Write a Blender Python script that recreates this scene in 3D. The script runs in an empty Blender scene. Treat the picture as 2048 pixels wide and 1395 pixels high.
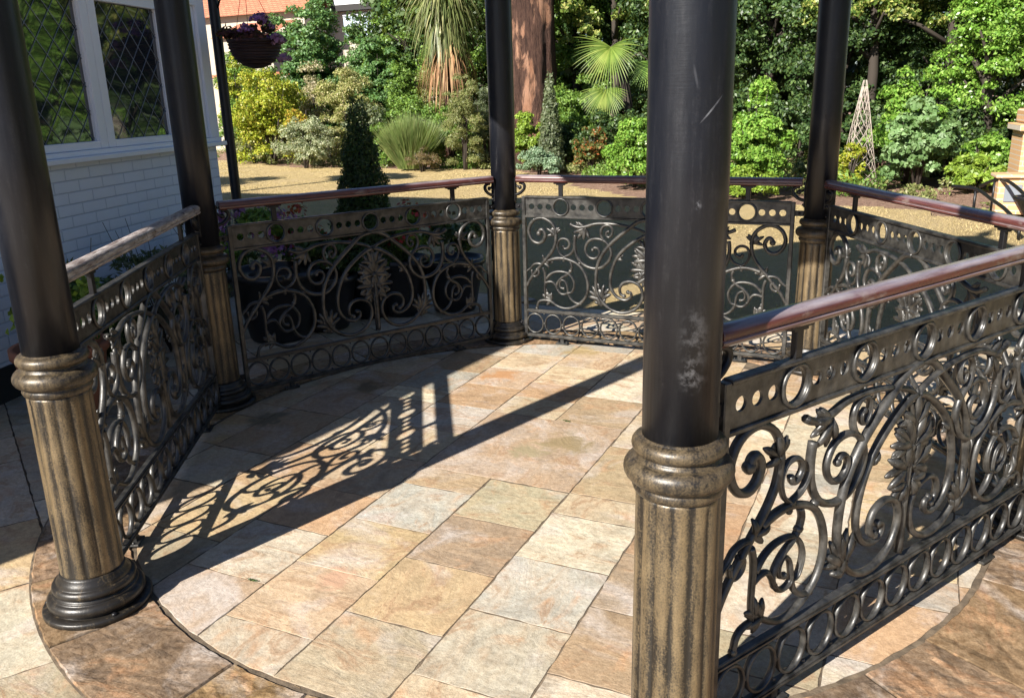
import bpy, bmesh, math, random
import numpy as np
from mathutils import Vector, Matrix
rnd = random.Random(7)
rng = np.random.default_rng(11)
scene = bpy.context.scene
C = bpy.context.collection
PI = math.pi
R3 = math.sqrt(3)

# ------------------------------------------------------------------ camera
CAM = np.array([1.38687, -3.47390, 1.63884])
YAW, PITCH, ROLL, FPX = -0.425785, 0.290355, -0.0293999, 1693.42
_f = np.array([math.sin(YAW)*math.cos(PITCH), math.cos(YAW)*math.cos(PITCH), -math.sin(PITCH)])
_r0 = np.array([math.cos(YAW), -math.sin(YAW), 0.0]); _u0 = np.cross(_r0, _f)
_c, _s = math.cos(ROLL), math.sin(ROLL)
_r = _r0*_c + _u0*_s; _u = -_r0*_s + _u0*_c
cd = bpy.data.cameras.new("camera"); cam = bpy.data.objects.new("camera", cd); C.objects.link(cam)
cam.matrix_world = Matrix(((_r[0], _u[0], -_f[0], CAM[0]), (_r[1], _u[1], -_f[1], CAM[1]), (_r[2], _u[2], -_f[2], CAM[2]), (0, 0, 0, 1)))
cd.sensor_fit = 'HORIZONTAL'; cd.sensor_width = 36.0; cd.lens = FPX/2048*36.0
cd.clip_start = 0.05; cd.clip_end = 2000
scene.camera = cam

def pt(px, py, Y):
    """point seen at a photo pixel, at world distance line y=Y"""
    d = _f + _r*(px-1024)/FPX + _u*(697.5-py)/FPX
    t = (Y-CAM[1])/d[1]
    return CAM + d*t

# ------------------------------------------------------------------ light
AZ, EL = math.radians(17.6), math.radians(33.6)
w = bpy.data.worlds.new("World"); scene.world = w; w.use_nodes = True
nt = w.node_tree; bg = nt.nodes['Background']
sky = nt.nodes.new('ShaderNodeTexSky'); sky.sky_type = 'NISHITA'; sky.sun_disc = False
sky.sun_elevation = EL; sky.sun_rotation = AZ + PI
tint = nt.nodes.new('ShaderNodeMix'); tint.data_type = 'RGBA'; tint.blend_type = 'MULTIPLY'; tint.inputs[0].default_value = 1.0; tint.inputs[7].default_value = (.90, .97, 1.12, 1)
nt.links.new(sky.outputs[0], tint.inputs[6]); nt.links.new(tint.outputs[2], bg.inputs[0]); bg.inputs[1].default_value = 0.046
sky.ozone_density = 3.0; sky.dust_density = 0.4; sky.air_density = 1.0
sd = bpy.data.lights.new("sun", 'SUN'); sd.energy = 5.0; sd.angle = math.radians(0.5); sd.color = (1.0, 0.94, 0.85)
sun = bpy.data.objects.new("sun", sd); C.objects.link(sun)
trav = Vector((math.sin(AZ)*math.cos(EL), math.cos(AZ)*math.cos(EL), -math.sin(EL)))
sun.rotation_euler = trav.to_track_quat('-Z', 'Y').to_euler()
scene.view_settings.view_transform = 'Standard'; scene.view_settings.look = 'None'
scene.view_settings.exposure = 1.18; scene.view_settings.gamma = 1.0

# ------------------------------------------------------------------ materials
def mat(name, col=(.5, .5, .5), rough=.6, metal=0.0, spec=.5, coat=0.0):
    m = bpy.data.materials.new(name); m.use_nodes = True
    b = m.node_tree.nodes['Principled BSDF']
    b.inputs['Base Color'].default_value = (*col, 1); b.inputs['Roughness'].default_value = rough
    b.inputs['Metallic'].default_value = metal; b.inputs['Specular IOR Level'].default_value = spec
    b.inputs['Coat Weight'].default_value = coat
    return m
class N:
    """tiny node helper"""
    def __init__(s, m): s.t = m.node_tree; s.b = s.t.nodes['Principled BSDF']
    def n(s, kind, **kw):
        x = s.t.nodes.new('ShaderNode'+kind)
        for k, v in kw.items():
            if k in x.inputs: x.inputs[k].default_value = v
            else: setattr(x, k, v)
        return x
    def l(s, a, b): s.t.links.new(a, b)
    def coord(s, scale=(1, 1, 1), kind='Object', rot=(0, 0, 0)):
        tc = s.n('TexCoord'); mp = s.n('Mapping'); mp.inputs['Scale'].default_value = scale; mp.inputs['Rotation'].default_value = rot
        s.l(tc.outputs[kind], mp.inputs[0]); return mp.outputs[0]
    def noise(s, vec, scale=5, detail=4, rough=.55, dist=0.0):
        x = s.n('TexNoise'); x.inputs['Scale'].default_value = scale; x.inputs['Detail'].default_value = detail
        x.inputs['Roughness'].default_value = rough; x.inputs['Distortion'].default_value = dist
        if vec is not None: s.l(vec, x.inputs['Vector'])
        return x.outputs['Fac']
    def ramp(s, fac, stops):
        x = s.n('ValToRGB'); e = x.color_ramp.elements
        while len(e) < len(stops): e.new(.5)
        for i, (p, c) in enumerate(stops):
            e[i].position = p; e[i].color = (*c, 1) if len(c) == 3 else c
        s.l(fac, x.inputs[0]); return x.outputs[0]
    def mix(s, fac, a, b, mode='MIX'):
        x = s.n('Mix', data_type='RGBA', blend_type=mode)
        for sock, v in ((x.inputs[0], fac), (x.inputs[6], a), (x.inputs[7], b)):
            if isinstance(v, (int, float)): sock.default_value = v
            elif isinstance(v, tuple): sock.default_value = (*v, 1)
            else: s.l(v, sock)
        return x.outputs[2]
    def math(s, op, a, b=0.0):
        x = s.n('Math', operation=op)
        for sock, v in ((x.inputs[0], a), (x.inputs[1], b)):
            if isinstance(v, (int, float)): sock.default_value = v
            else: s.l(v, sock)
        return x.outputs[0]
    def bump(s, h, strength=.3, dist=.01, prev=None):
        x = s.n('Bump'); x.inputs['Strength'].default_value = strength; x.inputs['Distance'].default_value = dist
        s.l(h, x.inputs['Height'])
        if prev is not None: s.l(prev, x.inputs['Normal'])
        return x.outputs[0]

def g1(v): return (v, v, v)
# black column paint
m_black = mat("black_paint", (.012, .013, .018), .36, 0, .42)
k = N(m_black); v = k.coord()
n1 = k.noise(v, 6, 6, .6); n2 = k.noise(k.coord((8, 8, 1)), 6, 5)
k.l(k.ramp(n1, [(.3, (.004, .005, .008)), (.62, (.007, .008, .012)), (.74, (.022, .022, .026)), (.8, (.009, .009, .013))]), k.b.inputs['Base Color'])
k.l(k.ramp(n2, [(.25, g1(.27)), (.75, g1(.42))]), k.b.inputs['Roughness'])
dust = k.math('MULTIPLY', k.ramp(k.noise(k.coord((14, 14, 1.2)), 5, 8, .7), [(.5, g1(0)), (.72, g1(1))]), k.ramp(k.noise(v, 120, 3, .7), [(.45, g1(.2)), (.7, g1(1))]))
src_ = k.b.inputs['Base Color'].links[0].from_socket
k.l(k.mix(k.math('MULTIPLY', dust, .5), src_, (.045, .045, .05)), k.b.inputs['Base Color'])
k.l(k.bump(k.noise(v, 60, 4), .3, .0008, k.bump(k.noise(k.coord((3, 3, 60)), 5, 6, .7), .35, .0006, k.bump(k.noise(v, 7, 3), .5, .003))), k.b.inputs['Normal'])
def scuffed():
    m = m_black.copy(); m.name = "scuffed_black_paint"; k = N(m)
    src = k.b.inputs['Base Color'].links[0].from_socket; tc = k.n('TexCoord')
    def spot(deg, z, sc, rot=0.0):
        a = math.radians(deg); s_ = k.n('VectorMath', operation='SUBTRACT'); k.l(tc.outputs['Object'], s_.inputs[0]); s_.inputs[1].default_value = (.0835*math.cos(a), .0835*math.sin(a), z)
        mp = k.n('Mapping'); mp.inputs['Rotation'].default_value = (0, 0, -a); k.l(s_.outputs[0], mp.inputs[0])
        m2 = k.n('Mapping'); m2.inputs['Rotation'].default_value = (rot, 0, 0); k.l(mp.outputs[0], m2.inputs[0])
        m3 = k.n('Mapping'); m3.inputs['Scale'].default_value = sc; k.l(m2.outputs[0], m3.inputs[0])
        ln = k.n('VectorMath', operation='LENGTH'); k.l(m3.outputs[0], ln.inputs[0]); return k.ramp(ln.outputs['Value'], [(.35, g1(1)), (1, g1(0))])
    nz = k.noise(k.coord(), 38, 7, .75); nv = k.noise(k.coord((1, 1, .5)), 90, 4, .7)
    a = k.math('MULTIPLY', k.math('ADD', spot(-68, 1.065, (18, 28, 24)), k.math('MULTIPLY', spot(-66, 1.14, (18, 26, 11)), .5)), k.ramp(nz, [(.46, g1(0)), (.62, g1(1))]))
    b = k.math('MULTIPLY', spot(-54, 1.60, (8, 420, 26), .75), k.ramp(nv, [(.3, g1(.3)), (.6, g1(1))]))
    c = k.math('MULTIPLY', spot(-78, 1.66, (8, 300, 40), -.2), .2); d = k.math('MULTIPLY', spot(-70, 1.42, (10, 90, 90)), k.ramp(nz, [(.5, g1(0)), (.6, g1(.6))]))
    f = k.math('ADD', k.math('ADD', a, b), k.math('ADD', c, d)); f = k.math('MINIMUM', k.math('MULTIPLY', f, .42), .5)
    k.l(k.mix(f, src, (.30, .31, .34)), k.b.inputs['Base Color']); return m
m_scuff = scuffed()
# pedestal: black iron rubbed with gold
def gilt(name, flute, lo=.45, hi=.62):
    m = mat(name, (.05, .04, .02), .4, .55)
    k = N(m); v = k.coord((1, 1, .10))
    a = k.noise(v, 34, 9, .75); fine = k.noise(k.coord(), 220, 3, .6); big = k.noise(k.coord((1, 1, .5)), 7, 4)
    s = k.math('ADD', k.math('MULTIPLY', a, .62), k.math('MULTIPLY', fine, .34)); s = k.math('ADD', s, k.math('MULTIPLY', big, .34))
    if flute:
        at = k.n('Attribute'); at.attribute_name = 'ridge'
        s = k.math('ADD', s, k.math('MULTIPLY', k.math('SUBTRACT', at.outputs['Fac'], .60), .15))
    f = k.ramp(s, [(lo, g1(0)), (hi, g1(1))])
    gold = k.mix(k.noise(k.coord(), 16, 3), (.13, .092, .05), (.29, .218, .125))
    k.l(k.mix(f, (.014, .012, .010), gold), k.b.inputs['Base Color'])
    k.l(k.math('MULTIPLY', f, .45), k.b.inputs['Metallic'])
    k.l(k.ramp(a, [(.3, g1(.30)), (.8, g1(.52))]), k.b.inputs['Roughness'])
    k.l(k.bump(fine, .35, .0012, k.bump(a, .3, .002)), k.b.inputs['Normal'])
    return m
m_gilt = gilt("gilded_iron", True, .565, .77); m_giltring = gilt("gilded_ring", False, .58, .86)
m_base = gilt("blackened_base", False, .68, .90)
# cast iron scrollwork
m_iron = mat("cast_iron", (.05, .045, .038), .36, .30, .8)
k = N(m_iron); v = k.coord()
k.l(k.mix(k.ramp(k.noise(v, 18, 6, .65), [(.38, g1(0)), (.7, g1(1))]), (.013, .013, .013), (.090, .086, .078)), k.b.inputs['Base Color'])
k.l(k.ramp(k.noise(v, 30, 3), [(.3, g1(.30)), (.7, g1(.52))]), k.b.inputs['Roughness'])
k.l(k.bump(k.noise(v, 150, 4), .35, .0012), k.b.inputs['Normal'])
m_lug = mat("black_iron", (.012, .012, .014), .4, .3)
# wood rail
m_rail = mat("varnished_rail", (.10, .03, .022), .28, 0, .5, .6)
k = N(m_rail); v = k.coord((1, 14, 14))
gr = k.noise(v, 6, 7, .65, .4); pat = k.noise(k.coord((1, 2.5, 2.5)), 4, 5, .6)
base = k.ramp(gr, [(.3, (.045, .013, .014)), (.55, (.105, .032, .026)), (.8, (.17, .060, .042))])
worn = k.ramp(pat, [(.56, g1(0)), (.64, g1(1))])
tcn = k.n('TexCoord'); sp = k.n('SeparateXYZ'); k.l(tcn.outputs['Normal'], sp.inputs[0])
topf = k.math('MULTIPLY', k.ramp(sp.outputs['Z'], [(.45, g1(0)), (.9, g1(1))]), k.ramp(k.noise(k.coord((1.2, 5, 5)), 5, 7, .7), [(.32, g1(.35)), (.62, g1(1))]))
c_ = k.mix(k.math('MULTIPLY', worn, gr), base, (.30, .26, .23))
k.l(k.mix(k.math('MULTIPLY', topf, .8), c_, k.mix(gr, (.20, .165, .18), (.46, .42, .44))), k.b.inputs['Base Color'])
k.l(k.ramp(k.noise(k.coord(), 14, 5), [(.3, g1(.22)), (.8, g1(.48))]), k.b.inputs['Roughness'])
k.b.inputs['Coat Roughness'].default_value = .18
k.l(k.bump(gr, .25, .0015), k.b.inputs['Normal'])

# sandstone flags: per-slab tint in a colour attribute
def stone(name, veins=1.0, rough_bump=.5, dark=0.0):
    m = mat(name, (.5, .4, .3), .62, 0, .35)
    k = N(m)
    at = k.n('Attribute'); at.attribute_name = 'tint'
    off = k.n('Attribute'); off.attribute_name = 'shift'
    def vec(sc, rot):
        tc = k.n('TexCoord'); add = k.n('VectorMath', operation='ADD'); k.l(tc.outputs['Object'], add.inputs[0])
        sc2 = k.n('VectorMath', operation='SCALE'); k.l(off.outputs['Vector'], sc2.inputs[0]); sc2.inputs['Scale'].default_value = 40
        k.l(sc2.outputs[0], add.inputs[1])
        mp = k.n('Mapping'); mp.inputs['Scale'].default_value = sc; mp.inputs['Rotation'].default_value = (0, 0, rot)
        k.l(add.outputs[0], mp.inputs[0]); return mp.outputs[0]
    v0 = vec((1, 1, 1), 0); v1 = vec((1.2, 2.7, 1), .6); v2 = vec((2.4, 1.2, 1), .25)
    sep = k.n('SeparateColor'); k.l(off.outputs['Color'], sep.inputs[0])
    a = k.noise(v1, 3.2, 9, .62, 1.1); b = k.noise(v2, 3.0, 9, .62, 1.3)
    which = k.math('GREATER_THAN', sep.outputs[0], .55)
    band = k.mix(which, a, b)
    big = k.noise(v0, 2.6, 5, .6, .8); fine = k.noise(v0, 45, 6, .7); grit = k.noise(v0, 160, 3, .6)
    c = at.outputs['Color']
    c = k.mix(.55, c, k.ramp(k.noise(v0, 5.5, 7, .68, .7), [(.32, (.42, .39, .37)), (.48, (.90, .90, .91)), (.7, (1.16, 1.12, 1.06))]), 'MULTIPLY')
    c1 = k.mix(k.ramp(band, [(.42, g1(0)), (.60, g1(1))]), c, k.mix(.30, c, (.58, .40, .24), 'MIX'))
    c1 = k.mix(k.math('MULTIPLY', k.ramp(band, [(.56, g1(0)), (.63, g1(1)), (.68, g1(0))]), .62*veins), c1, (.36, .22, .13))
    c2 = k.mix(k.math('MULTIPLY', k.ramp(big, [(.52, g1(0)), (.70, g1(1))]), .65), c1, (.60, .56, .53))
    c2 = k.mix(k.math('MULTIPLY', k.ramp(k.noise(v0, 3.7, 6, .6, 1.6), [(.58, g1(0)), (.70, g1(1))]), .5), c2, (.56, .32, .17))
    c3 = k.mix(k.math('MULTIPLY', k.ramp(fine, [(.35, g1(0)), (.7, g1(1))]), .50+dark), c2, (.36, .29, .22), 'MULTIPLY')
    c3 = k.mix(.28, c3, k.ramp(grit, [(.25, g1(.35)), (.75, g1(1.4))]), 'MULTIPLY')
    pits = k.ramp(k.noise(v0, 75, 2, .5), [(.70, g1(0)), (.76, g1(1))])
    c4 = k.mix(k.math('MULTIPLY', pits, .25+dark), c3, (.06, .04, .03))
    tco = k.n('TexCoord')
    for (sx, sy, sr, th, colr) in ((.02, .13, .20, .47, (.25, .19, .10)), (-.11, -.02, .13, .45, (.30, .25, .15)), (-.72, .98, .16, .46, (.42, .22, .10)), (-.42, 1.62, .16, .46, (.34, .25, .12)), (-1.35, .55, .15, .46, (.16, .12, .07)), (-1.6, -.1, .16, .46, (.16, .14, .09)), (-.33, -1.30, .12, .52, (.48, .30, .20))):
        sv = k.n('VectorMath', operation='SUBTRACT'); k.l(tco.outputs['Object'], sv.inputs[0]); sv.inputs[1].default_value = (sx, sy, 0)
        ln = k.n('VectorMath', operation='LENGTH'); k.l(sv.outputs[0], ln.inputs[0])
        md = k.math('SUBTRACT', 1.0, k.math('DIVIDE', ln.outputs['Value'], sr))
        mm = k.ramp(k.math('ADD', k.math('MULTIPLY', md, .35), k.noise(v0, 9, 6, .6, 1.0)), [(th+.08, g1(0)), (th+.24, g1(1))])
        mm = k.math('MULTIPLY', k.math('MULTIPLY', mm, k.ramp(md, [(0, g1(0)), (.35, g1(1))])), .85)
        c4 = k.mix(mm, c4, colr)
    k.l(c4, k.b.inputs['Base Color'])
    k.l(k.ramp(big, [(.3, g1(.5+dark)), (.7, g1(min(1, .75+dark)))]), k.b.inputs['Roughness']); k.b.inputs['Specular IOR Level'].default_value = .35-dark*.6
    h = k.math('ADD', k.math('MULTIPLY', band, .7), k.math('MULTIPLY', k.noise(v0, 9, 8, .65), .5))
    k.l(k.bump(fine, rough_bump, .003, k.bump(h, rough_bump, .014)), k.b.inputs['Normal'])
    return m
m_flag = stone("sandstone_flags", 1, .75)
m_ring = stone("riven_sandstone", 1.6, .95, .35)
m_mortar = mat("mortar", (.10, .07, .045), .9); k = N(m_mortar); v = k.coord()
k.l(k.ramp(k.noise(v, 20, 6), [(.3, (.06, .045, .03)), (.7, (.20, .15, .10))]), k.b.inputs['Base Color']); k.l(k.bump(k.noise(v, 120, 4), .6, .004), k.b.inputs['Normal'])
# lawn and mulch
m_lawn = mat("parched_grass", (.4, .3, .13), .9, 0, .2); k = N(m_lawn); v = k.coord()
cc = k.ramp(k.noise(v, .9, 8, .7), [(.3, (.66, .51, .28)), (.55, (.57, .43, .21)), (.75, (.34, .30, .14))])
k.l(k.mix(.45, cc, k.ramp(k.noise(v, 30, 8, .75), [(.3, g1(.45)), (.7, g1(1.25))]), 'MULTIPLY'), k.b.inputs['Base Color'])
k.l(k.bump(k.noise(v, 45, 8, .8), 1, .05), k.b.inputs['Normal'])
m_mulch = mat("bark_mulch", (.2, .12, .08), .95, 0, .2); k = N(m_mulch); v = k.coord()
k.l(k.ramp(k.noise(v, 14, 9, .8), [(.3, (.12, .07, .05)), (.5, (.34, .21, .15)), (.68, (.58, .42, .32))]), k.b.inputs['Base Color'])
k.l(k.bump(k.noise(v, 16, 8, .8), 1, .08), k.b.inputs['Normal'])

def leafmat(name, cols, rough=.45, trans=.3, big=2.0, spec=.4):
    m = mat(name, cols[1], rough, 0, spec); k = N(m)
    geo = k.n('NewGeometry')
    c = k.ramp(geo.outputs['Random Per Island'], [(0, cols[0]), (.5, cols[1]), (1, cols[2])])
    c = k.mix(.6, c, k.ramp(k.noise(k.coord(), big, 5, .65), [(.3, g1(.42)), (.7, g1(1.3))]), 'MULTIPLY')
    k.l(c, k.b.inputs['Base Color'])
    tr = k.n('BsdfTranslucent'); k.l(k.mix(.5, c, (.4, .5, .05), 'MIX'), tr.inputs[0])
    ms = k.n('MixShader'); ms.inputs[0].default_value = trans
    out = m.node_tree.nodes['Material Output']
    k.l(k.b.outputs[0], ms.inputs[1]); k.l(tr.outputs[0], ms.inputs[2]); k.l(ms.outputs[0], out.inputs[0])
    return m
L_gold = leafmat("golden_leaves", [(.22, .30, .02), (.40, .46, .04), (.56, .48, .08)], trans=.3)
L_vari = leafmat("variegated_leaves", [(.14, .20, .10), (.38, .42, .24), (.62, .62, .42)])
L_pale = leafmat("pale_leaves", [(0.229, 0.264, 0.077), (0.389, 0.396, 0.143), (0.572, 0.484, 0.242)])
L_ivy = leafmat("ivy_leaves", [(0.056, 0.132, 0.036), (0.112, 0.24, 0.072), (0.2, 0.336, 0.12)])
L_mid = leafmat("green_leaves", [(0.078, 0.163, 0.031), (0.156, 0.275, 0.05), (0.26, 0.4, 0.075)])
L_brt = leafmat("bright_leaves", [(0.095, 0.208, 0.026), (0.189, 0.377, 0.052), (0.352, 0.52, 0.104)], .35, trans=.28)
L_hebe = leafmat("narrow_leaves", [(0.144, 0.172, 0.057), (0.239, 0.276, 0.092), (0.359, 0.322, 0.149)])
L_rose = leafmat("broom_leaves", [(.10, .16, .05), (.17, .24, .07), (.26, .28, .11)])
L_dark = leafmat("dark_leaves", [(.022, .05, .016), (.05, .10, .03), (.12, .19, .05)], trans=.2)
L_box = leafmat("box_leaves", [(.02, .045, .014), (.035, .075, .02), (.06, .12, .03)], trans=.2)
L_laur = leafmat("laurel_leaves", [(0.042, 0.095, 0.02), (0.168, 0.257, 0.047), (0.505, 0.486, 0.149)], .32, .3, 1.2)
L_lime = leafmat("lime_leaves", [(.15, .25, .03), (.26, .40, .05), (.38, .50, .08)], trans=.35)
L_cord = leafmat("strap_leaves", [(.09, .13, .04), (.19, .22, .08), (.36, .34, .16)], .4, .2)
L_dead = leafmat("withered_leaves", [(.20, .10, .05), (.38, .21, .10), (.50, .33, .18)], .7, .15)
L_palm = leafmat("palm_leaves", [(.08, .14, .02), (.16, .24, .04), (.32, .38, .09)], .4, .2)
L_grey = leafmat("grey_green_leaves", [(.09, .12, .06), (.15, .19, .10), (.24, .26, .16)])
L_blue = leafmat("bluegreen_leaves", [(.14, .24, .14), (.24, .36, .22), (.36, .46, .30)])
P_purp = leafmat("purple_petals", [(.20, .05, .25), (.36, .14, .42), (.50, .26, .55)], .6, .3)
P_red = leafmat("red_petals", [(.30, .01, .02), (.50, .03, .05), (.60, .08, .10)], .6, .3)
P_dred = leafmat("dark_red_leaves", [(.04, .012, .02), (.09, .025, .035), (.16, .05, .05)], .6, .3)
m_bark = mat("flaking_bark", (.4, .2, .12), .85, 0, .2); k = N(m_bark); v = k.coord((1, 1, .28))
f1 = k.ramp(k.noise(v, 2.2, 7, .65, .6), [(.52, g1(0)), (.58, g1(1))])
c = k.mix(f1, k.ramp(k.noise(v, 9, 8, .75), [(.35, (.05, .028, .022)), (.7, (.20, .11, .08))]), k.ramp(k.noise(v, 7, 8, .7), [(.3, (.34, .16, .09)), (.7, (.62, .36, .24))]))
k.l(c, k.b.inputs['Base Color']); c_ = k.mix(k.ramp(k.noise(k.coord((1, 1, .12)), 10, 8, .8), [(.40, g1(.85)), (.50, g1(0))]), c, (.045, .025, .02))
k.l(c_, k.b.inputs['Base Color']); k.l(k.bump(k.noise(k.coord((1, 1, .15)), 10, 9, .8), 1, .2), k.b.inputs['Normal'])
m_wood = mat("twig_wood", (.045, .035, .027), .9)

# ------------------------------------------------------------------ mesh helpers
class MB:
    def __init__(s): s.v = []; s.f = []; s.sm = []
    def add(s, vs, fs, smooth=False):
        o = len(s.v); s.v += [tuple(a) for a in vs]; s.f += [tuple(i+o for i in q) for q in fs]; s.sm += [smooth]*len(fs); return s
    def box(s, a, b, M=None, ch=0.0):
        x0, y0, z0 = a; x1, y1, z1 = b
        if ch:
            bm = bmesh.new(); bmesh.ops.create_cube(bm, size=1)
            for q in bm.verts: q.co = Vector(((x0+x1)/2+q.co.x*(x1-x0), (y0+y1)/2+q.co.y*(y1-y0), (z0+z1)/2+q.co.z*(z1-z0)))
            bmesh.ops.bevel(bm, geom=bm.edges[:], offset=ch, segments=1, affect='EDGES')
            bm.verts.index_update(); vs = [q.co.copy() for q in bm.verts]; fs = [[q.index for q in f.verts] for f in bm.faces]; bm.free()
        else:
            vs = [Vector(q) for q in ((x0, y0, z0), (x1, y0, z0), (x1, y1, z0), (x0, y1, z0), (x0, y0, z1), (x1, y0, z1), (x1, y1, z1), (x0, y1, z1))]
            fs = [(0, 3, 2, 1), (4, 5, 6, 7), (0, 1, 5, 4), (1, 2, 6, 5), (2, 3, 7, 6), (3, 0, 4, 7)]
        if M is not None: vs = [M @ q for q in vs]
        return s.add(vs, fs)
    def tube(s, pts, rad, seg=8, flat=1.0, nrm=None, closed=False):
        P = [Vector(p) for p in pts]; n = len(P)
        if isinstance(rad, (int, float)): rad = [rad]*n
        vs = []; fs = []
        for i in range(n):
            a = P[(i-1) % n] if closed else P[max(i-1, 0)]; b = P[(i+1) % n] if closed else P[min(i+1, n-1)]
            t = (b-a).normalized() if (b-a).length > 1e-9 else Vector((0, 0, 1))
            ref = Vector(nrm) if nrm else (Vector((0, 0, 1)) if abs(t.z) < .9 else Vector((1, 0, 0)))
            x = t.cross(ref).normalized(); y = x.cross(t).normalized()
            for j in range(seg):
                q = 2*PI*j/seg; vs.append(P[i]+x*math.cos(q)*rad[i]+y*math.sin(q)*rad[i]*flat)
        m = n if closed else n-1
        for i in range(m):
            for j in range(seg):
                a = i*seg+j; b = i*seg+(j+1) % seg; c = ((i+1) % n)*seg+(j+1) % seg; d = ((i+1) % n)*seg+j
                fs.append((a, b, c, d))
        if not closed:
            fs.append(tuple(range(seg))[::-1]); fs.append(tuple((n-1)*seg+j for j in range(seg)))
        return s.add(vs, fs, True)
    def lathe(s, prof, seg=48, c=(0, 0, 0), rfun=None):
        vs = []; fs = []
        for i, (r_, z) in enumerate(prof):
            for j in range(seg):
                q = 2*PI*j/seg; rr = rfun(r_, z, q) if rfun else r_
                vs.append((c[0]+rr*math.cos(q), c[1]+rr*math.sin(q), c[2]+z))
        for i in range(len(prof)-1):
            for j in range(seg):
                fs.append((i*seg+j, i*seg+(j+1) % seg, (i+1)*seg+(j+1) % seg, (i+1)*seg+j))
        fs.append(tuple(range(seg))[::-1]); fs.append(tuple((len(prof)-1)*seg+j for j in range(seg)))
        return s.add(vs, fs, True)
    def ball(s, c, r_, seg=8, sc=(1, 1, 1)):
        prof = [(max(r_*math.sin(PI*i/6), 1e-4), -r_*math.cos(PI*i/6)) for i in range(7)]
        vs = []; fs = []
        for a, z in prof:
            for j in range(seg):
                q = 2*PI*j/seg; vs.append((c[0]+a*math.cos(q)*sc[0], c[1]+a*math.sin(q)*sc[1], c[2]+z*sc[2]))
        for i in range(6):
            for j in range(seg): fs.append((i*seg+j, i*seg+(j+1) % seg, (i+1)*seg+(j+1) % seg, (i+1)*seg+j))
        return s.add(vs, fs, True)
    def build(s, name, m, parent=None, flat=False):
        me = bpy.data.meshes.new(name); me.from_pydata(s.v, [], s.f); me.update()
        if not flat: me.polygons.foreach_set('use_smooth', s.sm)
        me.materials.append(m); o = bpy.data.objects.new(name, me); C.objects.link(o)
        if parent: o.parent = parent
        return o
def tag(o, label=None, cat=None, group=None, kind=None):
    if label: o['label'] = label
    if cat: o['category'] = cat
    if group: o['group'] = group
    if kind: o['kind'] = kind
    return o
def thing(name, label, cat, loc=(0, 0, 0), rz=0.0, group=None):
    o = bpy.data.objects.new(name, None); C.objects.link(o); o.location = loc; o.rotation_euler = (0, 0, rz); o.empty_display_size = .1
    return tag(o, label, cat, group)
def copy_tree(o, parent=None):
    c = o.copy(); C.objects.link(c); c.parent = parent
    for ch in list(o.children): copy_tree(ch, c)
    return c
def spline(P, per=5, closed=False):
    P = [np.array(p, float) for p in P]; n = len(P); out = []
    m = n if closed else n-1
    for i in range(m):
        p0 = P[(i-1) % n] if closed else P[max(i-1, 0)]; p1 = P[i]; p2 = P[(i+1) % n]; p3 = P[(i+2) % n] if closed else P[min(i+2, n-1)]
        for q in range(per):
            t = q/per
            out.append(.5*((2*p1)+(-p0+p2)*t+(2*p0-5*p1+4*p2-p3)*t*t+(-p0+3*p1-3*p2+p3)*t**3))
    if not closed: out.append(P[-1])
    return out

# ------------------------------------------------------------------ ground, paving
def sheet(name, pts, z, m, kind='structure', sub=0):
    s = MB(); s.add([(x, y, z) for x, y in pts], [tuple(range(len(pts)))]); return tag(s.build(name, m), kind=kind)
sheet("ground", [(-150, -150), (150, -150), (150, 150), (-150, 150)], -.16, m_mulch)
# lawn: gently uneven grid
def lawn():
    X = np.linspace(-22, 16, 130); Y = np.linspace(-9, 19, 110)
    edge = lambda x: np.interp(x, [-22, -16.9, -13.5, -10.5, -7.4, -6.2, -4.6, -3.0, -2.2, -1.0, .9, 1.8, 2.9, 3.8, 6], [18.5, 17.0, 15.2, 15.0, 14.9, 14.2, 12.2, 10.6, 10.0, 9.7, 9.6, 9.2, 8.0, 7.4, 6])
    s = MB(); vs = []
    for y in Y:
        for x in X: vs.append((x, y, -.035+.012*math.sin(x*1.3+y*.7)+.008*math.sin(x*3.1-y*2.3)))
    fs = []
    nx = len(X)
    for j in range(len(Y)-1):
        for i in range(nx-1):
            if Y[j] < edge((X[i]+X[i+1])/2): fs.append((j*nx+i, j*nx+i+1, (j+1)*nx+i+1, (j+1)*nx+i))
    s.add(vs, fs, True); return tag(s.build("lawn", m_lawn), kind='structure')
lawn()
# mulch bed slightly raised beyond
def bed():
    X = np.linspace(-26, 16, 120); Y = np.linspace(6, 30, 80); s = MB(); vs = []
    for y in Y:
        for x in X: vs.append((x, y, -.085+.012*math.sin(x*2.3+y*1.7)+.008*math.sin(x*5.1-y*3.3)+max(0, (y-17))*.05))
    fs = [(j*120+i, j*120+i+1, (j+1)*120+i+1, (j+1)*120+i) for j in range(79) for i in range(119)]
    s.add(vs, fs, True); return tag(s.build("flower_bed", m_mulch), kind='structure')
bed()

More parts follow.
